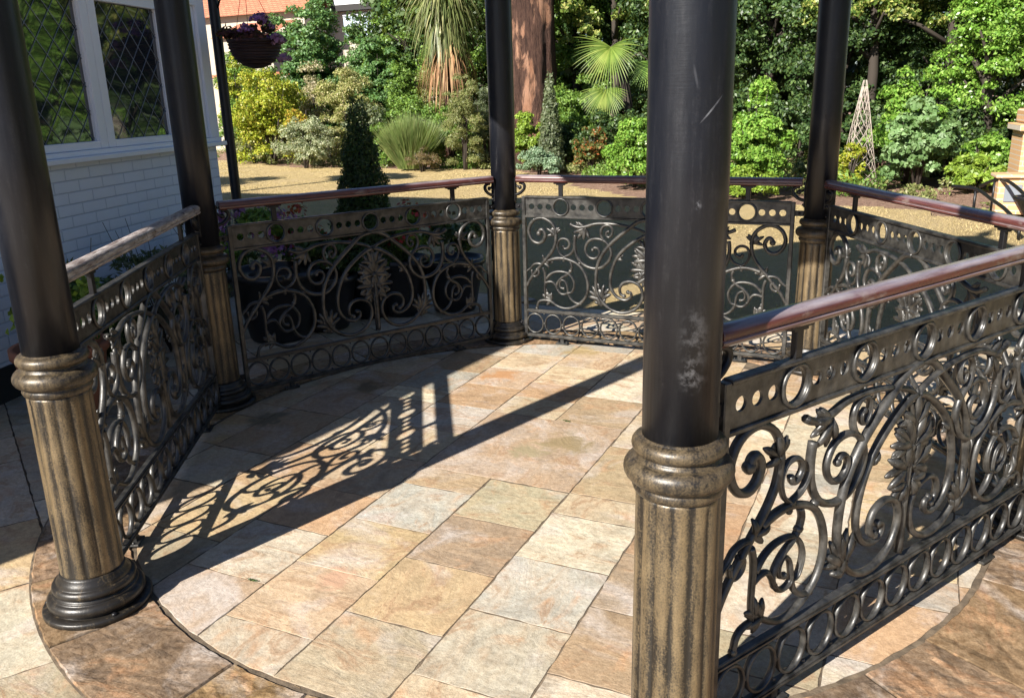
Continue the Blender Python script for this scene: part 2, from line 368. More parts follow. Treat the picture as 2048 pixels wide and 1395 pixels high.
def clip(poly, n, d, keep=True):
    """keep the side where p.n <= d"""
    out = []
    for i in range(len(poly)):
        a = poly[i]; b = poly[(i+1) % len(poly)]
        da = a[0]*n[0]+a[1]*n[1]-d; db = b[0]*n[0]+b[1]*n[1]-d
        if da <= 0: out.append(a)
        if (da < 0 < db) or (db < 0 < da):
            t = da/(da-db); out.append((a[0]+(b[0]-a[0])*t, a[1]+(b[1]-a[1])*t))
    return out
def clip_disc(poly, R, n=64):
    for i in range(n):
        q = 2*PI*i/n; poly = clip(poly, (math.cos(q), math.sin(q)), R)
        if len(poly) < 3: return []
    return poly
def inset(poly, d):
    """shrink a convex polygon by clipping every edge"""
    out = list(poly); A = sum(poly[i][0]*poly[(i+1) % len(poly)][1]-poly[(i+1) % len(poly)][0]*poly[i][1] for i in range(len(poly)))
    sg = 1 if A > 0 else -1
    for i in range(len(poly)):
        a = poly[i]; b = poly[(i+1) % len(poly)]; L = math.hypot(b[0]-a[0], b[1]-a[1])
        if L < 1e-5: continue
        n = ((b[1]-a[1])/L*sg, -(b[0]-a[0])/L*sg)
        out = clip(out, n, a[0]*n[0]+a[1]*n[1]-d)
        if len(out) < 3: return []
    return out
class Slabs:
    def __init__(s): s.mb = MB(); s.tint = []; s.sh = []
    def add(s, poly, col, gap=.0024, z=0.0, jit=.0016, bev=.0018, thick=.02):
        p = inset(poly, gap+rnd.uniform(-.001, .0012))
        if len(p) < 3: return
        # subdivide and roughen the edge
        P = []
        for i in range(len(p)):
            a = p[i]; b = p[(i+1) % len(p)]; L = math.hypot(b[0]-a[0], b[1]-a[1]); n = max(1, int(L/.035))
            for j in range(n):
                t = j/n; P.append((a[0]+(b[0]-a[0])*t+rnd.gauss(0, jit), a[1]+(b[1]-a[1])*t+rnd.gauss(0, jit)))
        cx = sum(q[0] for q in P)/len(P); cy = sum(q[1] for q in P)/len(P)
        tx, ty = rnd.gauss(0, .0012), rnd.gauss(0, .0012); z += rnd.uniform(-.0006, .0006)
        n = len(P); vs = []
        for (k_, zz) in ((0, -thick), (0, -bev), (1, 0)):
            for q in P:
                d = math.hypot(q[0]-cx, q[1]-cy) or 1; f = (d-bev*k_)/d
                x = cx+(q[0]-cx)*f; y = cy+(q[1]-cy)*f
                vs.append((x, y, z+zz+(x-cx)*tx+(y-cy)*ty))
        fs = []
        for a in (0, n):
            for i in range(n): fs.append((a+i, a+(i+1) % n, a+n+(i+1) % n, a+n+i))
        fs.append(tuple(2*n+i for i in range(n)))
        s.mb.add(vs, fs); k_ = len(vs)
        q_ = rnd.uniform(-.20, .05); j = [1+q_+rnd.uniform(-.02, .02) for _ in range(3)]; c = tuple(min(1, col[i]*j[i]*(.98, .94, .86)[i]) for i in range(3))
        s.tint += [(.07, .05, .035, 1)]*(2*n)+[(*c, 1)]*n; s.sh += [(rnd.random(), rnd.random(), rnd.random(), 1)]*k_
    def build(s, name, m):
        o = s.mb.build(name, m, flat=True); me = o.data
        for nm, dat in (('tint', s.tint), ('shift', s.sh)):
            a = me.color_attributes.new(nm, 'FLOAT_COLOR', 'POINT'); a.data.foreach_set('color', np.array(dat, 'f').ravel())
        return tag(o, kind='structure')
PAL = {'W': (.74, .69, .58), 'C': (.63, .55, .41), 'Y': (.59, .47, .30), 'P': (.56, .45, .34), 'O': (.56, .40, .26), 'G': (.52, .51, .48), 'B': (.42, .33, .26), 'K': (.46, .42, .32), 'E': (.58, .54, .46), 'T': (.46, .37, .26)}
XL = [-2.35, -1.98, -1.61, -1.24, -.872, -.503, -.138, .236, .607, .977, 1.347, 1.72, 2.09]
def gx(x, y): a = math.radians(1.2); return (x*math.cos(a)+y*math.sin(a), -x*math.sin(a)+y*math.cos(a))
strips = {
 4: ([-2.0, -1.80, -1.44, -1.068, -.72, -.32, .05, .42, .775, 1.10, 1.45, 1.9], 'CPWOPCGOPCGY'),
 5: ([-2.0, -1.636, -1.265, -.904, -.54, -.355, .40, .67, .93, 1.28, 1.65, 2.0], 'EPYGT?COCPGY'),
 6: ([-2.1, -1.83, -1.46, -1.085, -.727, -.366, .40, .80, 1.27, 1.70, 2.0], 'YKYBK?TWCPY'),
 7: ([-2.0, -1.65, -1.288, -.92, -.555, -.36, .18, .62, 1.0, 1.37, 1.72], 'CEGWCTCPOYC'),
 8: ([-1.9, -1.49, -1.12, -.75, -.2, .17, .54, .9, 1.27, 1.6], 'WTBOPCWYTC'),
}
S = Slabs()
for i in range(len(XL)-1):
    if i in strips: ys, cs = strips[i]
    else:
        ys = [-2.2]; 
        while ys[-1] < 2.2: ys.append(ys[-1]+rnd.choice([.19, .37, .37, .37, .56]))
        cs = ''.join(rnd.choice('WCYPOGKTEC') for _ in ys)
    for j in range(len(ys)-1):
        if cs[j] == '?': continue
        P = [gx(XL[i], ys[j]), gx(XL[i+1], ys[j]), gx(XL[i+1], ys[j+1]), gx(XL[i], ys[j+1])]
        P = clip_disc(P, 1.835)
        if P: S.add(P, PAL[cs[j]])
S.add([gx(-.503, -.355), gx(.236, -.362), gx(.236, .40), gx(-.503, .40)], PAL['P'])
S.build("patio_paving", m_flag)
# ring of riven stones under the columns
Rg = Slabs(); q = math.radians(-100); a0 = q; LS = [rnd.uniform(.15, .27) for _ in range(30)]; LS[-1] = .27; LS[0] = .16; LS = [x*2*PI/sum(LS) for x in LS]
for L in LS:
    n = 16
    inner = [(1.862*math.cos(q+L*t/n), 1.862*math.sin(q+L*t/n)) for t in range(n+1)]
    outer = [(2.195*math.cos(q+L*t/n), 2.195*math.sin(q+L*t/n)) for t in range(n, -1, -1)]
    # built as radial wedge strips so that it stays convex enough for the inset
    P = inner+outer; g = .003
    c = rnd.choice([(.24, .165, .095), (.31, .21, .105), (.20, .145, .10), (.34, .25, .14), (.25, .175, .12)])
    ang = lambda r_: g/r_
    P = [(1.852*math.cos(q+ang(1.86)+(L-2*ang(1.86))*t/n), 1.852*math.sin(q+ang(1.86)+(L-2*ang(1.86))*t/n)) for t in range(n+1)]
    P += [(2.192*math.cos(q+ang(2.19)+(L-2*ang(2.19))*t/n), 2.192*math.sin(q+ang(2.19)+(L-2*ang(2.19))*t/n)) for t in range(n, -1, -1)]
    vs = []; m_ = len(P); zt = rnd.uniform(.004, .0055); ph = rnd.uniform(0, 9)
    P = [(x+rnd.gauss(0, .0018), y+rnd.gauss(0, .0018)) for x, y in P]
    cx = sum(x for x, y in P)/m_; cy = sum(y for x, y in P)/m_
    for (k_, zz) in ((0, -.02), (0, -.006), (1, 0)):
        for x, y in P:
            d = math.hypot(x-cx, y-cy); f = (d-.005*k_)/d; vs.append((cx+(x-cx)*f, cy+(y-cy)*f, zt+zz))
    # riven surface: inner grid between the arcs
    fs = [(a+i, a+(i+1) % m_, a+m_+(i+1) % m_, a+m_+i) for a in (0, m_) for i in range(m_)]
    top = 2*m_; G = 16; idx = {}
    for i in range(n+1):
        idx[(i, 0)] = top+i; idx[(i, G)] = top+(2*n+1-i)
        for j in range(1, G):
            A = Vector(vs[top+i]); B = Vector(vs[top+2*n+1-i]); p_ = A.lerp(B, j/G)
            
            from mathutils import noise as mn
            u_ = (math.hypot(p_.x, p_.y)-2.02)*1.0; s_ = math.atan2(p_.y, p_.x)*2.0
            hz_ = mn.noise((s_*26+ph+u_*6, u_*7+ph, ph))*.006+mn.noise((p_.x*38, p_.y*38, ph))*.0035; hz_ = round(hz_/.0032)*.0022+hz_*.4
            p_.z += hz_*(1 if 0 < i < n else .35)
            idx[(i, j)] = len(vs); vs.append(tuple(p_))
    for i in range(n):
        for j in range(G): fs.append((idx[(i, j)], idx[(i+1, j)], idx[(i+1, j+1)], idx[(i, j+1)])[::-1])
    Rg.mb.add(vs, fs, True); Rg.tint += [(.06, .045, .03, 1)]*(2*m_)+[(*c, 1)]*(len(vs)-2*m_); Rg.sh += [(rnd.random(), rnd.random(), rnd.random(), 1)]*len(vs)
    q += L
Rg.build("paving_ring", m_ring)
# mortar bed disc
s = MB(); s.add([(2.20*math.cos(2*PI*i/128), 2.20*math.sin(2*PI*i/128), -.0024) for i in range(128)], [tuple(range(128))]); s.add([(2.2*math.cos(2*PI*i/128), 2.2*math.sin(2*PI*i/128), -.02) for i in range(128)], [tuple(range(128))])
tag(s.build("mortar_bed", m_mortar), kind='structure')
# paving outside the ring
So = Slabs()
ang = math.radians(-32)
def go(x, y): return (x*math.cos(ang)-y*math.sin(ang), x*math.sin(ang)+y*math.cos(ang))
y = -7.5
while y < 7:
    h = rnd.choice([.37, .56, .56]); x = -7.5
    while x < 7:
        w_ = rnd.choice([.37, .56, .75, .56]); P = [go(x, y), go(x+w_, y), go(x+w_, y+h), go(x, y+h)]; x += w_
        cx = sum(p_[0] for p_ in P)/4; cy = sum(p_[1] for p_ in P)/4
        if all(math.hypot(*p_) < 2.15 for p_ in P): continue
        lim = 2.75 if cx > -1.6 else 3.2+.2*max(0, -cx-3)
        P = clip(P, (0, 1), lim if cx > -1.6 else 3.0); P = clip(P, (1, 0), 4.6); P = clip(P, (0, -1), 8); P = clip(P, (-1, 0), 4.6)
        if len(P) > 2: So.add(P, PAL[rnd.choice('WWCYPPKTE')], z=-.0045, thick=.03)
    y += h
So.build("outer_paving", m_flag)
sheet("paving_bed", [(-5, -8.2), (4.65, -8.2), (4.65, 2.8), (-1.6, 2.8), (-1.6, 3.05), (-5, 3.05)], -.0125, m_mortar)

# ------------------------------------------------------------------ columns
HEX = [(2*math.cos(math.radians(a)), 2*math.sin(math.radians(a))) for a in (-60, -120, 180, 120, 60, 0)]
def torus_prof(r_, z, t, n=9): return [(r_+t*math.cos(PI/2*(-1+2*i/(n-1))), z+t*math.sin(PI/2*(-1+2*i/(n-1)))) for i in range(n)]
def make_column():
    t = thing("column", "", "column", group="columns round the bandstand floor")
    s = MB(); s.lathe([(.172, 0), (.174, .004), (.174, .016), (.170, .021), (.150, .023)]+torus_prof(.134, .045, .022)+[(.136, .070), (.134, .074)]+torus_prof(.117, .092, .017)+[(.118, .112), (.110, .122), (.104, .135), (.102, .142)], 64)
    b = s.build("base", m_base, t)
    nb = MB()
    for i in range(3):
        q = PI/6+2*PI*i/3; nb.lathe([(.009, .021), (.009, .027), (.005, .030)], 8, (.160*math.cos(q), .160*math.sin(q), 0))
    nb.build("bolt", m_lug, b)
    NF = 14; s = MB(); seg = NF*10
    prof = [(.094, .138), (.0995, .146)]+[(.1000-.004*i/12, .15+.60*i/12) for i in range(13)]+[(.0955, .765), (.092, .775)]
    dep = lambda z: .0056*min(1, max(0, (z-.142)/.02))*min(1, max(0, (.768-z)/.02))
    s.lathe(prof, seg, rfun=lambda r_, z, q: r_-dep(z)*(1-abs(math.cos(NF*q/2))**.7))
    o = s.build("pedestal", m_gilt, t); a = o.data.attributes.new('ridge', 'FLOAT', 'POINT')
    vals = []
    for (r_, z) in prof:
        for j in range(seg): vals.append(abs(math.cos(NF*PI*j/seg)))
    a.data.foreach_set('value', vals)
    s = MB(); s.lathe([(.090, .768), (.100, .776), (.104, .786), (.102, .795)]+torus_prof(.097, .828, .027, 11)+[(.096, .858), (.0935, .862)]+torus_prof(.088, .885, .0185, 9)+[(.0865, .905), (.083, .909)], 56)
    s.build("collar", m_giltring, t)
    s = MB(); s.lathe([(.0835, .900), (.0835, 1.50), (.0835, 2.2), (.0835, 3.06)], 48); s.build("shaft", m_black, t)
    return t
col0 = make_column()
CL = ["near black column right of centre with scuffed white marks on its shaft", "left foreground column, its fluted gold and black foot closest to the camera on the left", "column between the white house wall and the dark shaded railing",
      "middle far column in front of the reddish tree trunk", "column left of the white lattice obelisk, standing behind the near railing", "column just past the right edge of the view joining the two right railings"]
cols = []
for i, (x, y) in enumerate(HEX):
    o = col0 if i == 0 else copy_tree(col0)
    o.location = (x, y, .004); o.rotation_euler = (0, 0, math.radians(7+60*i)); o['label'] = CL[i]; cols.append(o)
for ch in cols[0].children:
    if ch.name.startswith('shaft'): ch.data = ch.data.copy(); ch.data.materials[0] = m_scuff

# ------------------------------------------------------------------ railing (local: x along, y through, z up; origin at a column's centre)
STR = {
'S1':[(0.248,0.752),(0.256,0.772),(0.272,0.777),(0.287,0.762),(0.293,0.737),(0.277,0.703),(0.247,0.686),(0.210,0.696),(0.184,0.729),(0.175,0.771),(0.193,0.818),(0.228,0.847),(0.273,0.855),(0.314,0.841),(0.345,0.817),(0.365,0.782),(0.370,0.740),(0.366,0.702),(0.354,0.663),(0.328,0.619),(0.295,0.579),(0.265,0.545),(0.236,0.509),(0.196,0.461),(0.169,0.420),(0.152,0.388)],
'N1c':[(0.265,0.545),(0.235,0.548),(0.205,0.538),(0.183,0.513),(0.152,0.490)],
'N1b':[(0.225,0.511),(0.243,0.499),(0.238,0.472),(0.214,0.458),(0.196,0.470),(0.192,0.496)],
'S2':[(0.419,0.677),(0.428,0.658),(0.450,0.661),(0.466,0.685),(0.455,0.712),(0.426,0.724),(0.395,0.714),(0.379,0.681),(0.384,0.648),(0.400,0.619),(0.427,0.601)],
'S2b':[(0.503,0.683),(0.488,0.644),(0.463,0.617),(0.427,0.601),(0.422,0.577)],
'V':[(0.505,0.750),(0.500,0.712),(0.500,0.674),(0.508,0.632),(0.527,0.593),(0.560,0.559),(0.604,0.540),(0.648,0.536),(0.691,0.549),(0.732,0.587),(0.749,0.631),(0.746,0.664),(0.727,0.699),(0.691,0.724),(0.643,0.731),(0.600,0.716),(0.575,0.673),(0.579,0.636),(0.604,0.607),(0.635,0.601),(0.660,0.614),(0.672,0.643),(0.660,0.667),(0.637,0.673),(0.624,0.657)],
'S4':[(0.699,0.720),(0.682,0.752),(0.682,0.789),(0.701,0.815),(0.733,0.822),(0.755,0.802),(0.756,0.768),(0.738,0.744),(0.719,0.752),(0.717,0.774),(0.731,0.781)],
'X1':[(0.469,0.822),(0.496,0.808),(0.535,0.801),(0.579,0.808),(0.631,0.825),(0.682,0.831),(0.754,0.831),(0.839,0.821),(0.914,0.804),(0.968,0.784),(0.996,0.765)],
'D1':[(0.994,0.863),(0.954,0.859),(0.909,0.840),(0.856,0.796),(0.793,0.744),(0.742,0.697),(0.704,0.650),(0.675,0.603),(0.657,0.551),(0.649,0.500),(0.647,0.440),(0.652,0.394),(0.670,0.348),(0.701,0.307),(0.740,0.275),(0.788,0.255),(0.840,0.252),(0.891,0.267),(0.934,0.300),(0.960,0.351),(0.962,0.397),(0.942,0.438),(0.906,0.459),(0.868,0.463),(0.830,0.448),(0.811,0.417),(0.815,0.379),(0.839,0.364)],
'D2':[(0.996,0.765),(0.968,0.758),(0.935,0.742),(0.890,0.714),(0.836,0.670),(0.796,0.623),(0.767,0.570),(0.749,0.510),(0.743,0.451),(0.752,0.405),(0.779,0.364),(0.818,0.341),(0.856,0.339),(0.884,0.358),(0.884,0.384),(0.864,0.391)],
'S6':[(0.309,0.571),(0.346,0.583),(0.386,0.591),(0.427,0.591),(0.458,0.584),(0.494,0.571),(0.525,0.555),(0.551,0.529),(0.573,0.491),(0.587,0.450),(0.591,0.411),(0.585,0.368),(0.564,0.323),(0.528,0.288),(0.482,0.261),(0.435,0.252),(0.387,0.259),(0.350,0.279),(0.323,0.295),(0.290,0.299),(0.253,0.293),(0.232,0.273),(0.223,0.237)],
'S6r':[(0.295,0.445),(0.326,0.479),(0.362,0.497),(0.403,0.502),(0.446,0.495),(0.477,0.469),(0.494,0.433),(0.492,0.398),(0.476,0.365),(0.452,0.361)],
'S6s':[(0.469,0.571),(0.479,0.542),(0.469,0.509),(0.444,0.483),(0.407,0.459),(0.380,0.430),(0.369,0.401),(0.379,0.372),(0.401,0.351),(0.429,0.349),(0.449,0.363),(0.445,0.402),(0.433,0.432),(0.409,0.445),(0.393,0.425),(0.397,0.395),(0.420,0.387)],
'S6t':[(0.449,0.363),(0.467,0.325),(0.501,0.297),(0.541,0.290)],
'S6u':[(0.290,0.418),(0.316,0.428),(0.343,0.426),(0.361,0.405),(0.379,0.372)],
'V6':[(0.274,0.522),(0.285,0.488),(0.288,0.444),(0.286,0.392),(0.286,0.343),(0.290,0.304)],
'stem':[(1.005,0.249),(1.003,0.375),(1.001,0.500),(0.998,0.623)],
}
mir = lambda P: [(2.0-a, b) for a, b in P]
def make_railing():
    t = thing("railing", "", "railing", group="cast iron railings between the columns")
    W0, W1 = .132, 1.868
    # frame
    s = MB(); c = .003
    s.box((W0, -.014, .038), (W0+.024, .014, .995), ch=c); s.box((W1-.024, -.014, .038), (W1, .014, .995), ch=c)
    for z0, z1, d in ((.036, .058, .013), (.207, .231, .012), (.206+.65, .206+.664, .0125), (.985, .999, .016)):
        s.box((W0+.022, -d, z0), (W1-.022, d, z1), ch=c)
    s.box((W0+.022, -.017, .2165), (W1-.022, .017, .2215)); s.box((W0+.022, -.017, .9895), (W1-.022, .017, .9945)); s.box((W0+.022, -.016, .0445), (W1-.022, .016, .0495))
    s.box((W0-.002, -.0175, .034), (W0+.027, .0175, .062), ch=c); s.box((W1-.027, -.0175, .034), (W1+.002, .0175, .062), ch=c)
    s.build("frame", m_iron, t)
    # pierced frieze plate
    cu = bpy.data.curves.new("tmp", 'CURVE'); cu.dimensions = '2D'; cu.fill_mode = 'BOTH'; cu.extrude = .0045
    def ring(cx, cz, r_, n):
        sp = cu.splines.new('POLY'); sp.points.add(n-1); sp.use_cyclic_u = True
        for i in range(n): q = 2*PI*i/n; sp.points[i].co = (cx+r_*math.cos(q), cz+r_*math.sin(q), 0, 1)
    sp = cu.splines.new('POLY'); sp.points.add(3); sp.use_cyclic_u = True
    for i, (x, z) in enumerate(((W0+.02, .866), (W1-.02, .866), (W1-.02, .99), (W0+.02, .99))): sp.points[i].co = (x, z, 0, 1)
    big = [.406, .704, 1.0, 1.296, 1.594]; small = []
    for a in (.201, .494, .794): small += [a, a+.0595, a+.119]
    small += [2-a for a in small]
    for x in big: ring(x, .929, .048, 28)
    for x in small: ring(x, .929, .0195, 16)
    oc = bpy.data.objects.new("tmp", cu); C.objects.link(oc)
    me = bpy.data.meshes.new_from_object(oc.evaluated_get(bpy.context.evaluated_depsgraph_get())); bpy.data.objects.remove(oc)
    me.transform(Matrix.Rotation(PI/2, 4, 'X')); me.materials.clear(); me.materials.append(m_iron)
    o = bpy.data.objects.new("frieze", me); C.objects.link(o); o.parent = t
    for x in big:
        s = MB()
        for yy in (-.008, .008): s.tube([(x+.0535*math.cos(2*PI*i/32), yy, .929+.0535*math.sin(2*PI*i/32)) for i in range(32)], .0065, 7, closed=True, nrm=(0, 1, 0))
        s.tube([(x+.0515*math.cos(2*PI*i/32), 0, .929+.0515*math.sin(2*PI*i/32)) for i in range(32)], .006, 6, 2.2, closed=True, nrm=(0, 1, 0))
        s.build("frieze_ring", m_iron, t)
    # bottom ring band
    n = 13
    for i in range(n):
        s = MB(); x = .21+i*(1.58/12); s.tube([(x+.0585*math.cos(2*PI*j/36), 0, .1325+.0665*math.sin(2*PI*j/36)) for j in range(36)], .0062, 8, 1.7, closed=True, nrm=(0, 1, 0))
        if i < n-1:
            s.ball((x+.0658, 0, .1325), .0085); s.ball((x+.0658, 0, .066), .006); s.ball((x+.0658, 0, .2), .006)
        s.build("ring", m_iron, t)
    # scrollwork
    s = MB()
    def stroke(P, r0=.0085, r1=.0065, end=True, z=0.0):
        r0 *= 1.30; r1 *= 1.30
        Q = spline(P, 4); n = len(Q); rad = [r0+(r1-r0)*i/n for i in range(n)]
        s.tube([(a, z, b) for a, b in Q], rad, 8, 1.15, nrm=(0, 1, 0))
        # raised rib on both faces
        for sg in (-1, 1): s.tube([(a, z+sg*.0078, b) for a, b in Q], [x*.42 for x in rad], 5, nrm=(0, 1, 0))
        if end: s.ball((Q[-1][0], z, Q[-1][1]), rad[-1]*1.45)
    for nm, P in STR.items():
        sides = (P,) if nm == 'stem' else (P, mir(P))
        for kq, Q in enumerate(sides):
            r0 = {'S1': .0105, 'V': .0095, 'D1': .0105, 'D2': .010, 'S6': .0095, 'X1': .0095, 'stem': .009}.get(nm, .0078)
            z = {'X1': .002, 'D2': .002, 'D1': -.003}.get(nm, 0)*(1 if kq == 0 else -1)
            if nm in ('S1', ): Q2 = Q[::-1]; stroke(Q2, r0*.8, r0*.95, True, z)
            else: stroke(Q, r0, r0*.72, nm not in ('X1', 'stem', 'V6', 'N1c'), z)
    for (a, b) in ((.534, .564), (.427, .599), (.37, .742), (.469, .509)):
        for a2 in (a, 2-a): s.ball((a2, 0, b), .015, sc=(1, .95, .8))
    s.build("scrollwork", m_iron, t)
    # leaf fans
    s = MB()
    def lobe(s, p0, ang, L, w, curl=0.0, zb=0.0):
        P = []; R = []; n = 7
        for i in range(n):
            q = i/(n-1); a = ang+curl*q
            P.append((p0[0]+math.cos(a)*L*q, zb*math.sin(q*PI)+.004*math.sin(q*PI), p0[1]+math.sin(a)*L*q)); R.append(w*(.35+.95*math.sin(min(q*1.15, 1)*PI*.82)**.8)*(1 if i < n-1 else .45))
        s.tube(P, R, 6, .75, nrm=(0, 1, 0))
        for sg in (-1, 1): s.tube([(x, y+sg*w*.62, z) for x, y, z in P[:-1]], [w*.22]*(n-1), 4, nrm=(0, 1, 0))
    def fan(p0, deg, spread, n, L, w, both=True):
        for side in ((0, 1) if both else (0,)):
            s = MB()
            for i in range(n):
                f = (i/(n-1)-.5)*2 if n > 1 else 0
                a = math.radians(deg+f*spread); l = L*(1-.28*abs(f)**1.5)
                P0 = p0
                if side: P0 = (2-p0[0], p0[1]); a = PI-a
                lobe(s, P0, a, l, w, (.35*f if not side else -.35*f), (.006 if i % 2 else -.002))
            c0 = math.radians(deg) if not side else PI-math.radians(deg)
            s.ball((P0[0]+math.cos(c0)*L*.36, 0, P0[1]+math.sin(c0)*L*.36), L*.34, sc=(.9, .16, .9))
            s.build("leaf_ornament", m_iron, t)
    fan((1.0, .60), 90, 80, 9, .140, .0125, False); fan((1.0, .665), 90, 55, 7, .120, .0105, False)
    fan((.985, .535), 152, 62, 7, .115, .0115); fan((.985, .49), 196, 34, 4, .09, .0105)
    fan((.97, .60), 135, 30, 3, .095, .0085)
    fan((.579, .800), 216, 50, 6, .095, .0105); fan((.56, .806), 180, 12, 2, .085, .008)
    fan((.680, .315), 100, 42, 7, .125, .0115); fan((.688, .285), 110, 26, 4, .08, .0105)
    fan((.335, .300), 158, 46, 5, .075, .009); fan((.300, .31), 95, 30, 3, .065, .008)
    fan((.275, .552), 30, 46, 4, .075, .0085); fan((.366, .742), 125, 42, 4, .085, .009); fan((.37, .75), 80, 16, 2, .065, .008)
    fan((.79, .60), 40, 22, 3, .05, .007)
    s.ball((1.0, 0, .60), .02, sc=(1, .8, 1)); s.ball((1.0, 0, .47), .016, sc=(1, .8, 1)); s.ball((.98, 0, .535), .013); s.ball((1.02, 0, .535), .013)
    for sg in (-1, 1):
        s.tube([(1+sg*.012, 0, .25), (1+sg*.010, 0, .40), (1+sg*.012, 0, .53)], .006, 6); s.tube([(1+sg*.01, 0, .43), (1+sg*.05, 0, .50), (1+sg*.04, 0, .56), (1+sg*.012, 0, .60)], .006, 6)
    s.build("stem_ornament", m_iron, t)
    # posts up to the rail and feet on the floor
    for x in (.406, 1.594):
        s = MB(); s.box((x-.014, -.009, .996), (x+.014, .009, 1.078), ch=.002); s.box((x-.045, -.016, 1.078), (x+.045, .016, 1.086), ch=.002)
        s.box((x-.028, -.011, 1.070), (x+.028, .011, 1.079)); s.build("rail_post", m_lug, t)
        s = MB(); s.box((x-.013, -.009, .008), (x+.013, .009, .0375), ch=.002); s.box((x-.042, -.022, -.001), (x+.042, .022, .010), ch=.003); s.ball((x-.030, 0, .012), .006); s.ball((x+.030, 0, .012), .006)
        s.build("foot", m_iron, t)
    # brackets from the columns
    for sg, x0 in ((1, 0.0), (-1, 2.0)):
        X = lambda d: x0+sg*d
        s = MB(); s.box((min(X(.082), X(.089)), -.016, .965), (max(X(.082), X(.089)), .016, 1.115), ch=.002)
        s.tube([(X(a), 0, b) for a, b in spline([(.086, 1.005), (.105, 1.010), (.128, 1.022), (.148, 1.045), (.150, 1.068), (.135, 1.080), (.115, 1.083)], 4)], [.010]*25, 8, 1.3, nrm=(0, 1, 0))
        s.ball((X(.118), 0, 1.052), .014, sc=(1, .7, 1)); s.tube([(X(.086), 0, 1.07), (X(.105), 0, 1.055), (X(.118), 0, 1.052)], .007, 7, 1.3, nrm=(0, 1, 0))
        s.ball((X(.090), -.0, 1.10), .0085); s.ball((X(.090), 0, .98), .0085)
        s.build("bracket", m_lug, t)
        for zz in (.93, .13): s = MB(); s.box((min(X(.083), X(.134)), -.006, zz-.016), (max(X(.083), X(.134)), .006, zz+.016), ch=.002); s.ball((X(.108), -.008, zz), .008); s.ball((X(.108), .008, zz), .008); s.build("lug", m_lug, t)
    # handrail: rounded top, fluted lip
    prof = []
    for i in range(15):
        q = PI*i/14; prof.append((.032*math.cos(q), 1.114+.021*math.sin(q)**.8))
    prof += [(-.0325, 1.108), (-.028, 1.1045), (-.0325, 1.1005), (-.0315, 1.094), (-.024, 1.0875), (.024, 1.0875), (.0315, 1.094), (.0325, 1.1005), (.028, 1.1045), (.0325, 1.108)]
    s = MB(); xs = [.099]+[.103+(1.794)*i/40 for i in range(41)]+[1.901]; vs = []
    for i, x in enumerate(xs):
        e = .93 if i in (0, len(xs)-1) else 1.0
        for (y, z) in prof: vs.append((x, y*e, 1.108+(z-1.108)*e))
    n = len(prof); fs = [(i*n+j, i*n+(j+1) % n, (i+1)*n+(j+1) % n, (i+1)*n+j) for i in range(len(xs)-1) for j in range(n)]
    fs += [tuple(range(n))[::-1], tuple((len(xs)-1)*n+j for j in range(n))]
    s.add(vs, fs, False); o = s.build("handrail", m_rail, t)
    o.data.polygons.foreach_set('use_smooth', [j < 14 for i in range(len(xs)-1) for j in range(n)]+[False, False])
    return t
rail0 = make_railing()
RL = {(1, 2): "ornate railing at the left edge, seen almost end on beside the white brick wall", (2, 3): "ornate railing in deep shade in front of the conical topiary",
      (3, 4): "ornate railing facing the camera across the floor, partly hidden by the near column", (4, 5): "ornate railing behind on the right, receding from the lattice obelisk side", (5, 0): "nearest ornate railing at right foreground with its sunlit glossy handrail"}
first = True
for (a, b), lab in RL.items():
    t = rail0 if first else copy_tree(rail0); first = False
    A = HEX[a]; B = HEX[b]; t.location = (A[0], A[1], .004); t.rotation_euler = (0, 0, math.atan2(B[1]-A[1], B[0]-A[0])); t['label'] = lab
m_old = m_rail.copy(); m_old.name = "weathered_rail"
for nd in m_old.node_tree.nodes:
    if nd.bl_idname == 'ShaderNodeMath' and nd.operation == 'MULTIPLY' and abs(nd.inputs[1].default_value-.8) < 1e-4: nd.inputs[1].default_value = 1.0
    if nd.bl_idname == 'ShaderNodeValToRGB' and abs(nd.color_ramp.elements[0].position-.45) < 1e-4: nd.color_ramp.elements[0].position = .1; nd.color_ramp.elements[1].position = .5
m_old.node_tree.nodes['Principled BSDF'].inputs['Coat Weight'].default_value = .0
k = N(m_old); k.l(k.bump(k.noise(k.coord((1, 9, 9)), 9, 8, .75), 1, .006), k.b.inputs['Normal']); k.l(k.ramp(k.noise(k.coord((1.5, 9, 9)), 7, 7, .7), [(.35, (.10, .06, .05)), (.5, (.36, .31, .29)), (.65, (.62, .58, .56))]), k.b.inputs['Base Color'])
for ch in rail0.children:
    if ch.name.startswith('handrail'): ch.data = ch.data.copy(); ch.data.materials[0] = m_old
# ------------------------------------------------------------------ roof over the bandstand (above the frame, but it casts the shade)
rt = thing("bandstand_roof", "hexagonal roof and ring beam carried by the black columns, above the view", "roof", (0, 0, 0))
def hexring(r0, r1, z0, z1):
    s = MB(); vs = []
    for r_, z in ((r0, z0), (r1, z0), (r1, z1), (r0, z1)):
        for i in range(6): q = PI/3*i; vs.append((r_*math.cos(q), r_*math.sin(q), z))
    fs = []
    for a, b in ((0, 1), (1, 2), (2, 3), (3, 0)):
        for i in range(6): fs.append((a*6+i, a*6+(i+1) % 6, b*6+(i+1) % 6, b*6+i))
    return s.add(vs, fs)
hexring(1.93, 2.07, 3.05, 3.22).build("ring_beam", m_black, rt)
s = MB(); R_ = [(2.2*math.cos(PI/3*i), 2.2*math.sin(PI/3*i), 3.222) for i in range(6)]+[(1.2*math.cos(PI/3*i), 1.2*math.sin(PI/3*i), 4.1) for i in range(6)]+[(0, 0, 5.1)]
s.add(R_, [(i, (i+1) % 6, 6+(i+1) % 6, 6+i) for i in range(6)]+[(6+i, 6+(i+1) % 6, 12) for i in range(6)]+[tuple(range(6))[::-1]])
